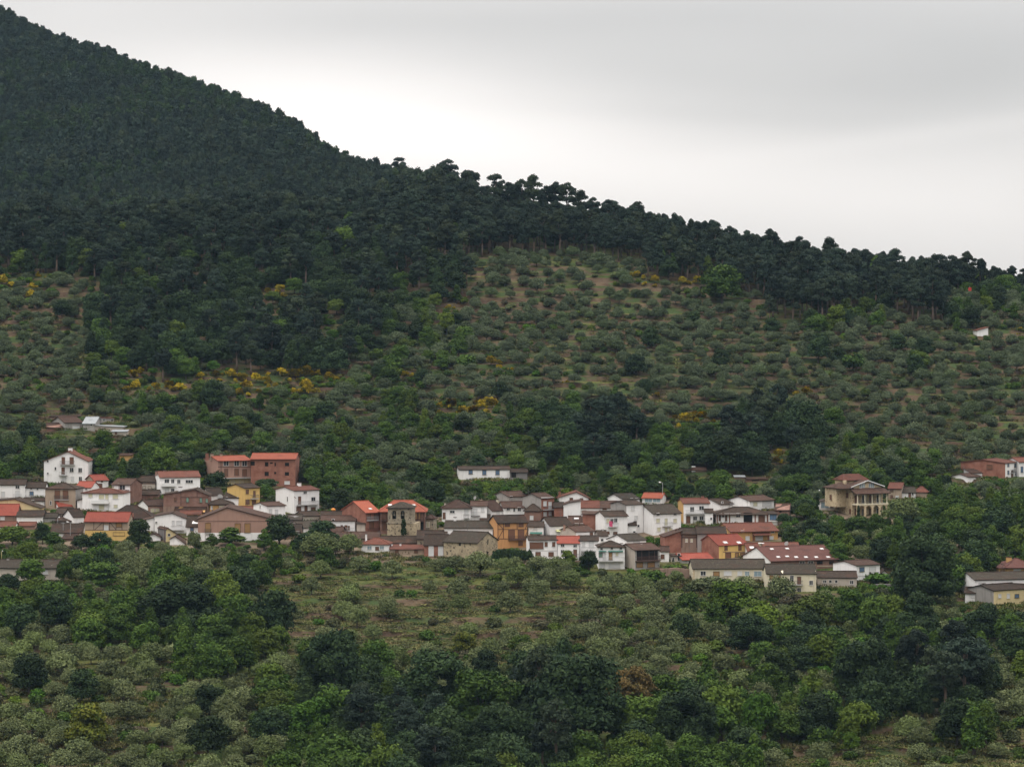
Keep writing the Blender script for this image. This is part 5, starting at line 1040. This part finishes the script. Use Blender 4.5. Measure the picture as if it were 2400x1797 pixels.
S('biggreen', 1130, 1720, 190, 150, 'broad green tree at bottom centre, right of the darkest one')
S('bigoak', 1350, 1752, 250, 215, 'largest dark tree at the bottom, left of the russet tree')
S('russet', 1475, 1690, 140, 125, 'russet brown leafed tree at lower right of centre')
S('bigoak', 1180, 1780, 170, 130, 'dark round tree at the bottom edge, right of the middle')
S('bigoak', 2035, 1668, 185, 165, 'dense dark tree at lower right, left of the tall pine trunk')
S('pine', 2262, 1672, 120, 190, 'tall dark pine with a bare pale trunk at lower right')
S('pine', 2215, 1690, 90, 170, 'dark pine left of the tall bare-trunked pine')
S('yellowg', 205, 1758, 110, 108, 'yellowish green tree standing out among the olives at lower left')
S('yellowg', 1088, 1540, 66, 58, 'small yellow-green tree below the grass terraces')
S('green', 1222, 1536, 60, 50, 'small round green tree right of the yellow-green one below the grass terraces')
S('bigoak', 1760, 1540, 125, 100, 'dark tree in front of the bright green ones, below the cream buildings')
S('bright', 1790, 1500, 90, 85, 'bright green tree below the long cream building')
S('bright', 1715, 1452, 120, 90, 'large bright green tree nearest the long cream building')
S('green', 1900, 1480, 110, 85, 'round green tree right of the brightest trees at lower right')
S('bright', 1780, 1752, 90, 130, 'bright green tree at the bottom right of centre')
S('bigoak', 1610, 1776, 160, 150, 'dark tree at the bottom right of centre')
S('oak', 2380, 1560, 90, 90, 'dark tree at the right edge below the village')
S('bush', 1925, 1748, 56, 42, 'bright little bush above the brown terraces at bottom right')
S('bright', 1996, 1760, 40, 44, 'second little green tree above the brown terraces at bottom right')
# round the houses
S('oak', 505, 1152, 62, 46, 'dark tree in front of the large unfinished tan house')
S('oak', 625, 1152, 60, 30, 'dark shrub tree between the yellow balcony house and the brick apartment building')
S('green', 622, 1176, 40, 42, 'dark green tree right of the yellow balcony house')
S('oak', 655, 1282, 78, 72, 'round dark tree covering the right end of the pink gabled hall')
S('tallg', 620, 1290, 44, 50, 'dark tree in front of the pink gabled hall')
S('tallg', 540, 1278, 70, 44, 'feathery green tree before the middle of the pink gabled hall')
S('tallg', 497, 1285, 40, 34, 'feathery bush at the left foot of the pink gabled hall')
S('oak', 325, 1290, 62, 72, 'dark leafy tree at the right end of the half-timbered house')
S('oak', 100, 1275, 38, 52, 'small dark round tree below the dark roofs at far left')
S('green', 30, 1280, 80, 46, 'leafy green tree under the lowest white house at left edge')
S('tallg', 125, 1285, 60, 40, 'green shrub tree left of the half-timbered house')
S('oak', 190, 1292, 50, 40, 'olive-dark tree in front of the half-timbered house')
S('oak', 235, 1290, 56, 42, 'dark bushy tree before the yellow ground floor of the half-timbered house')
S('olive', 455, 1292, 34, 48, 'grey-green tree at the left corner of the pink gabled hall')
S('oak', 755, 1278, 76, 56, 'dark tree in front of the low white house roofs right of the pink hall')
S('olive', 750, 1306, 90, 54, 'big olive tree left of the low white house under the brick building')
S('olive', 820, 1300, 60, 46, 'olive tree touching the low white house under the brick building')
S('oak', 715, 1298, 60, 48, 'dark tree behind the big olive tree right of the pink hall')
S('oak', 1018, 1188, 58, 60, 'dark tree between the orange-red roof and the hipped white house')
S('oak', 1000, 1176, 60, 50, 'dark tree rising behind the right end of the orange-red roof')
S('olive', 1125, 1352, 78, 54, 'single large olive tree in front of the stone church gable')
S('olive', 1070, 1340, 60, 36, 'olive tree below the stone church wall')
S('tallg', 1330, 1325, 44, 34, 'green tree before the front row white house with red roof')
S('oak', 1380, 1345, 46, 54, 'dark green tree in front of the railed balcony white house')
S('olive', 1262, 1345, 60, 40, 'olive tree before the brown-loggia white house')
S('olive', 1308, 1350, 64, 42, 'olive tree in front of the white houses at the village foot')
S('green', 72, 1372, 70, 60, 'dark green tree before the long low building at left')
S('green', 150, 1372, 40, 60, 'leafy tree at the right end of the long low building')
S('green', 235, 1382, 96, 62, 'wide round green tree right of the long low building')
S('oak', 20, 1390, 60, 46, 'dark tree at left edge below the long low building')
S('oak', 1838, 1230, 40, 28, 'dark round shrub below the brick ruin')
S('bush', 1560, 1268, 22, 16, 'little bush beside the brown garden at the large white house')
S('bbush', 1575, 1336, 46, 14, 'bright green hedge patch above the brown garden wall')
S('bush', 1528, 1366, 60, 30, 'green clipped bush in front of the brown garden wall')
S('bbush', 2056, 1368, 70, 22, 'bright green creeper below the blue-windowed white house')
S('green', 1560, 1172, 30, 26, 'light green tree behind the large white house with mossy roof')
S('oak', 1590, 1190, 30, 30, 'dark tree between the large white house and the orange-chimney house')
S('green', 2010, 1256, 60, 44, 'green shrubbery on the slope below the villa')
S('olive', 2115, 1232, 90, 60, 'broad grey-green tree right of the villa arcade')
S('olive', 2020, 1320, 54, 40, 'grey-green olive tree behind the maroon-roofed building')
S('oak', 2330, 1412, 60, 26, 'ragged dark tree before the cream house at the right edge')
S('olive', 1830, 1410, 76, 56, 'dark olive tree in front of the middle cream house')
S('olive', 1670, 1388, 110, 36, 'row-end olive tree below the long cream building')
S('olive', 1745, 1384, 60, 32, 'small olive tree below the right end of the long cream building')
for i in range(9): S('dbush', 1164 + i*9.3, 1314 + (i % 2)*2, 24, 30, 'dark hedge bush below the orange timber house', 'hedge below the orange timber house', Y=ground_at(1200, 1316) - 1)
for q, (u_, w_, h_) in enumerate([(1163, 50, 104), (1192, 46, 88), (1222, 44, 98), (1250, 50, 104), (1280, 40, 84), (1303, 44, 96), (1330, 50, 98), (1362, 40, 84), (1392, 36, 78), (1208, 34, 70), (1265, 36, 72), (1052, 60, 92), (936, 40, 66)]):
    S('pine', u_, 503 + max(0, (u_-1200))*.14 if u_ > 1100 else 460, w_, h_, 'tall pine standing out on the skyline with sky between the trunks, middle of the crest' if u_ > 1100 else 'tall round-headed pine on the skyline where mountain and near hill meet', 'skyline pines', Y=(1280 - max(0, u_-1200)*.12) if u_ > 1100 else (1415 if u_ > 1000 else 1545))
BROOM = [(5,665,34),(75,668,20),(90,645,18),(655,682,36),(313,880,34),(318,908,34),(365,908,30),(395,905,32),(425,912,34),(470,888,26),(505,882,26),(540,880,32),(570,888,30),(600,890,34),(625,898,34),(580,912,34),(560,924,28),(660,880,34),(690,884,36),(718,882,40),(716,905,34),(722,926,40),(770,886,34),
 (1151,858,34),(1200,862,12),(950,882,22),(1058,960,36),(1085,966,36),(1110,968,34),(1130,948,32),(1155,950,36),(1052,720,16),(1490,645,26),(1535,660,30),(1600,660,28),(1635,664,32),(1660,665,20),(1605,980,34),(1645,978,34),(1620,992,40),(1890,920,30),(1825,1066,30),(1820,1080,26),(2390,775,14),(1540,930,16),(1330,898,12)]
for (u, v, w) in BROOM:
    S('broom', u, v + 6, w*.9, w*.62, None)
    for q in range(2): S('broom', u + random.uniform(-.9, .9)*w, v + 6 + random.uniform(-.35, .35)*w, w*random.uniform(.35, .6), w*random.uniform(.3, .42), None)
LG = [(440,628,70,'bright'),(30,650,40,'bright'),(215,665,24,'bright'),(790,740,60,'green'),(690,690,60,'green'),(640,720,50,'green'),(880,850,46,'bbush'),(1090,866,60,'bbush'),(920,870,60,'bbush'),(500,870,40,'bright'),(780,800,44,'bright'),(1930,1130,0,''),(2000,870,70,'bbush')]
for (u, v, w, sp) in LG:
    if w: S('green' if sp == 'bright' and v < 800 else ('bush' if sp == 'bbush' else sp), u, v, w*.8, w*.6, None)

def in_foot(x, y, mrg):
    for (x0, Y, ct, st, w, d) in FOOT:
        a = (x-x0)*ct + (y-Y)*st; b = -(x-x0)*st + (y-Y)*ct
        if -mrg < a < w + mrg and -mrg < b < d + mrg: return True
    return False
PB = {}
def build_pb():
    for q in PROT:
        for b in range(int(q[0]//80) - 2, int(q[1]//80) + 3): PB.setdefault(b, []).append(q)
def hides(u, y, z, sh, s):
    if not PB: build_pb()
    top = V0 - F*(z + sh['h']*s)/y; foot = V0 - F*z/y; hw = sh['w']*s*.5*F/y
    for (a, b, vt, vb, Y) in PB.get(int(u//80), ()):
        if y < Y and a - hw*.8 < u < b + hw*.8 and top < vb - 5 and foot > vt: return True
    return False
def pick(lst):
    r = random.random() * sum(w for _, w in lst)
    for s, w in lst:
        r -= w
        if r <= 0: return s
    return lst[0][0]
# near and middle ground: contour rows with jitter
y = 570.0
while y < 1345:
    x = -330.0
    while x < 330:
        px = x + random.uniform(-1.4, 1.4); py = y + random.uniform(-1.2, 1.2); x += 3.1
        u = U0 + F*px/py
        if u < -160 or u > 2560: continue
        z = float(terrain(px, py)); v = V0 - F*z/py
        ridge = py > 1150
        if ridge: c = 'P' if (py < 1345) else 'x'
        else: c = cell(u, v, px, py)
        if ridge and c == 'x': continue
        if ridge and u < 1090 and py > 1240: continue
        lst, fill = MIX[c]; sp = pick(lst); inv = c == 'x'
        if 1120 < u < 1560 and py > 1170 and sp == 'slim': sp = 'pine'
        clump = float(vnoise(px, py, 26, 31)); 
        if c == 'o' and py < 800 and random.random() < .72: continue
        if 1110 < u < 1400 and py > 1212 and random.random() < .6: continue
        if sp == 'olive' and c in 'Oo' and ((py + 9*float(vnoise(px, py, 55, 51))) / 8.6) % 1 > (.5 if py < 850 else 9): continue
        if py >= 850 and not ridge and c in 'Oo':
            zb_ = (float(Hbase(px, py)) + (float(vnoise(px, py, 45, 1))*2.4 + float(vnoise(px, py, 17, 2))*.7) + float(vnoise(px, py, 60, 4))*1.6) / STEP
            if int(math.floor(zb_)) % 2 and random.random() < (.84 if sp == 'olive' else .5): continue
        if c == 'g' and py < 800 and sp == 'green': continue
        if random.random() > fill * (1 + clump * (.9 if c in 'og' else .25)): continue
        s = random.uniform(.78, 1.22); 
        if c == 'D' and py < 1010 and sp in ('green', 'olive'): sp = 'oak'
        if sp in ('green', 'oak') and c in 'DG' and random.random() < .22: s *= 1.3
        if 1110 < u < 1400 and py > 1170: s *= .72
        if ridge and u > 1500 and random.random() < .6: sp = 'slim'
        if ridge and u < 1400 and random.random() < .03: s *= 1.2
        if ridge and u > 1400: s *= .78
        if c in 'GM' and py > 850 and sp in ('green', 'oak', 'tallg'): s *= .76
        if c in 'Oo' and py > 850: s *= random.uniform(.68, 1.02)
        if inv and py > 800 and sp in ('green', 'oak', 'tallg'): s *= .7
        if c == 'G' and py > 800 and u > 1850 and sp in ('green', 'oak', 'tallg'): s *= .85
        if c in 'GM' and py < 780 and sp == 'green': s *= .9
        if sp == 'olive' and py < 760: s *= random.uniform(.9, 1.15)
        if True:
            if 690 < py < 1150 and in_foot(px, py, 1.0): continue
            if hides(u, py, z, SHAPE[SPEC[sp][0]], s):
                sp = random.choice(['bush', 'bush', 'bbush', 'scrub']); s = random.uniform(.6, 1.0)
                if in_foot(px, py, .6) or hides(u, py, z, SHAPE['bush'], s): continue
        r = RAD[sp] * s
        if not free(px, py, r * (.80 if c in 'DPG' else (.62 if py > 850 else .88))): continue
        if sp == 'olive' and py > 850: sp = 'oliveh'
        mark(px, py, r); TREES.append((sp, px, py, z - .15, s, s * random.uniform(.85, 1.12), random.uniform(0, 6.28), random.randrange(NV), None, None))
    y += 2.3
FAR = []
y = 1345.0
while y < 2180:
    x = -640.0; stp = 3.8
    while x < 60:
        px = x + random.uniform(-1.6, 1.6); py = y + random.uniform(-1.6, 1.6); x += stp
        u = U0 + F*px/py
        if u < -140 or u > 1105 + random.uniform(-25, 70): continue
        z = float(terrain(px, py)); s = random.uniform(.5, 1.15) * (1 + .5*float(vnoise(px, py, 70, 61))); q = float(vnoise(px, py, 55, 62)) + random.uniform(-.35, .35)
        if random.random() < .05: continue
        FAR.append((px, py, z - .2, s, s*random.uniform(.8, 1.35), random.uniform(0, 6.28), random.randrange(NV) + (NV if q > .22 else 0)))
    y += stp

# which show individually: the nearest 300 of each kind inside the frame
def kindof(sp): return SPEC[sp][2]
def visible(t):
    _, x, y, z = t[:4]; u = U0 + F*x/y; return -15 < u < 2415 and V0 - F*(z + 3)/y < 1830
by = {}
for t in TREES: by.setdefault(kindof(t[0]), []).append(t)
ZONES = [(785, 'on the terraces below the village'), (915, 'among the village houses'), (1012, 'on the green slope just above the village'), (1120, 'on the terraced hillside high above the village'), (9999, 'on the crest of the near hill')]
LOOK = {'olive_tree': 'grey-green olive tree', 'oak_tree': 'dark leafy tree', 'leafy_tree': 'mid-green leafy tree', 'pine_tree': 'dark pine tree', 'green_bush': 'low green bush', 'broom_bush': 'yellow-flowering broom bush'}
def third(u): return 'left part of the picture' if u < 800 else ('middle of the picture' if u < 1600 else 'right part of the picture')
rest = []
for kd, lst in by.items():
    inst = [t for t in lst if t[8] or (kd == 'broom_bush')]; oth = [t for t in lst if t not in inst] if len(inst) < 60 else [t for t in lst if not t[8]]
    vis = sorted([t for t in oth if visible(t)], key=lambda t: t[2] / (t[4] * RAD[t[0]])**.7); room = 298 - len(inst)
    chosen = inst + vis[:room]; cs = set(id(t) for t in chosen); rest += [t for t in lst if id(t) not in cs]
    for t in chosen:
        sp, x, y_, z, sx, sz, rot, var, lab, grp = t
        if not lab:
            zn = next(n for lim, n in ZONES if y_ < lim); th = third(U0 + F*x/y_)
            lk = LOOK[kd]
            if kd == 'green_bush' and sp == 'bbush': lk = 'bright green bush'
            if kd == 'green_bush' and sp in ('scrub', 'obush'): lk = 'dull grey-green scrub bush'
            if kd == 'leafy_tree' and sp == 'bright': lk = 'bright green leafy tree'
            if SPEC[sp][0] == 'tall': lk = lk.replace('leafy tree', 'narrow upright leafy tree')
            lab = '%s %s, %s' % (lk, zn, th); grp = '%ss %s, %s' % (lk, zn, th)
        put_tree(sp, x, y_, z, sx, sz, rot, var, lab, grp, parts=(y_ < 900 and sp not in ('bush', 'bbush', 'scrub', 'obush', 'dbush', 'broom')))

def scatter(name, label, cat, pts, protos):
    """one object whose points each carry one of the prototype trees"""
    me = bpy.data.meshes.new(name); me.vertices.add(len(pts)); me.vertices.foreach_set('co', np.array([p[0] for p in pts], np.float32).ravel())
    a = me.attributes.new('scl', 'FLOAT_VECTOR', 'POINT'); a.data.foreach_set('vector', np.array([p[1] for p in pts], np.float32).ravel())
    a = me.attributes.new('turn', 'FLOAT_VECTOR', 'POINT'); a.data.foreach_set('vector', np.array([(0, 0, p[2]) for p in pts], np.float32).ravel())
    a = me.attributes.new('pick', 'INT', 'POINT'); a.data.foreach_set('value', np.array([p[3] for p in pts], np.int32))
    o = bpy.data.objects.new(name, me); C.objects.link(o); o['kind'] = 'stuff'; tag(o, label, cat)
    col = bpy.data.collections.new(name + '_kinds')
    for i, m in enumerate(protos):
        q = bpy.data.objects.new('%s_kind_%03d' % (name, i), m); col.objects.link(q)
    ng = bpy.data.node_groups.new(name, 'GeometryNodeTree'); ng.interface.new_socket('Geometry', in_out='INPUT', socket_type='NodeSocketGeometry'); ng.interface.new_socket('Geometry', in_out='OUTPUT', socket_type='NodeSocketGeometry')
    N = ng.nodes; L = ng.links; gi = N.new('NodeGroupInput'); go = N.new('NodeGroupOutput'); io = N.new('GeometryNodeInstanceOnPoints'); ci = N.new('GeometryNodeCollectionInfo')
    ci.inputs['Collection'].default_value = col; ci.inputs['Separate Children'].default_value = True; ci.inputs['Reset Children'].default_value = True
    def na(n, ty):
        q = N.new('GeometryNodeInputNamedAttribute'); q.data_type = ty; q.inputs['Name'].default_value = n; return q.outputs['Attribute']
    L.new(gi.outputs[0], io.inputs['Points']); L.new(ci.outputs[0], io.inputs['Instance']); io.inputs['Pick Instance'].default_value = True
    L.new(na('pick', 'INT'), io.inputs['Instance Index']); L.new(na('turn', 'FLOAT_VECTOR'), io.inputs['Rotation']); L.new(na('scl', 'FLOAT_VECTOR'), io.inputs['Scale'])
    L.new(io.outputs[0], go.inputs[0]); md = o.modifiers.new('scatter', 'NODES'); md.node_group = ng
    return o
names = {'olive_tree': ('olive_grove', 'distant grey-green olive trees filling the hillside terraces', 'olive grove'), 'oak_tree': ('dark_woodland', 'mass of dark woodland trees on the hillside', 'woodland'),
         'leafy_tree': ('green_woodland', 'further mid-green trees mixed over the hillside', 'woodland'), 'pine_tree': ('pine_wood', 'pine wood covering the crest of the near hill', 'pine wood'),
         'green_bush': ('undergrowth', 'green undergrowth and scrub between the trees', 'undergrowth'), 'broom_bush': ('broom', 'scattered yellow broom', 'broom')}
for kd, (nm, lab, cat) in names.items():
    lst = [t for t in rest if kindof(t[0]) == kd]
    if not lst: continue
    keys = sorted(set((t[0], t[7]) for t in lst)); protos = [crown_mesh(SPEC[a][0], SPEC[a][1], b, True)[0] for a, b in keys]; ix = {k_: i for i, k_ in enumerate(keys)}
    scatter(nm, lab, cat, [((t[1], t[2], t[3]), (t[4], t[4], t[5]), t[6], ix[(t[0], t[7])]) for t in lst], protos)
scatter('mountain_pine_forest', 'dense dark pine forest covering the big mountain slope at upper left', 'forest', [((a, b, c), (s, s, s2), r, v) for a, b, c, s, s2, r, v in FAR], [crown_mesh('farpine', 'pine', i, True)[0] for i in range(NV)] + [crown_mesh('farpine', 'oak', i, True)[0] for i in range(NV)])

# ---- grass tufts and low growth over the open terraces
def tuft_mesh(seed, leaf):
    g = np.random.default_rng(seed); n = 60; a = g.uniform(0, 6.28, n); r = g.uniform(0, 1, n)**.5 * 1.1; b = np.stack([r*np.cos(a), r*np.sin(a), np.zeros(n)], 1)
    d = np.stack([g.normal(size=n)*.25, g.normal(size=n)*.25, g.uniform(.25, .7, n)], 1); w = np.stack([np.cos(a+1.5), np.sin(a+1.5), np.zeros(n)], 1)*.10
    V = np.stack([b-w, b+w, b+d+w*.3, b+d-w*.3], 1).reshape(-1, 3); me = bpy.data.meshes.new('grass_tuft'); me.from_pydata(V.tolist(), [], [(4*i, 4*i+1, 4*i+2, 4*i+3) for i in range(n)])
    at_ = me.attributes.new('rnd', 'FLOAT', 'FACE'); at_.data.foreach_set('value', g.random(n).astype(np.float32)); me.materials.append(LEAF[leaf]); return me
LEAF['grass'] = leaf_mat('meadow_grass', (.05, .065, .016), (.15, .135, .05), (.12, .09, .045), .3)
tp = []
for _ in range(44000):
    py = random.uniform(590, 1090) if random.random() < .6 else random.uniform(590, 790); px = random.uniform(-1, 1) * py * .168; u = U0 + F*px/py
    z = float(terrain(px, py)); v = V0 - F*z/py; c = cell(u, v, px, py)
    if float(vnoise(px, py, 12, 41)) < -.08 and not (c in 'go' and py < 810 and random.random() < .5): continue
    if c in 'xPD' and random.random() < .85: continue
    s = random.uniform(.5, 1.3); tp.append(((px, py, z), (s*1.4, s*1.4, s*(.4 if c in 'go' and py < 810 else 1.0)), random.uniform(0, 6.28), random.randrange(6)))
scatter('grass', 'dry and green meadow grass on the open terraces', 'grass', tp, [tuft_mesh(i, 'grass') for i in range(4)] + [tuft_mesh(9, 'green'), tuft_mesh(12, 'scrub')])

# ---- haze: even pale air round camera and scene
hm = bpy.data.materials.new('haze'); hm.use_nodes = True; nt = hm.node_tree; nt.nodes.clear(); ho = nt.nodes.new('ShaderNodeOutputMaterial'); pv = nt.nodes.new('ShaderNodeVolumePrincipled')
pv.inputs['Color'].default_value = (.48, .74, 1.0, 1); pv.inputs['Density'].default_value = HAZE; pv.inputs['Anisotropy'].default_value = 0.0; nt.links.new(pv.outputs[0], ho.inputs['Volume'])
hz = MB().box(-960, 960, -120, 3350, float(min(-100, 0)) - 320, 330).build('haze', hm); hz['kind'] = 'stuff'; hz['label'] = 'thin bluish air between the camera and the mountain'; hz['category'] = 'haze'
hz.visible_shadow = True
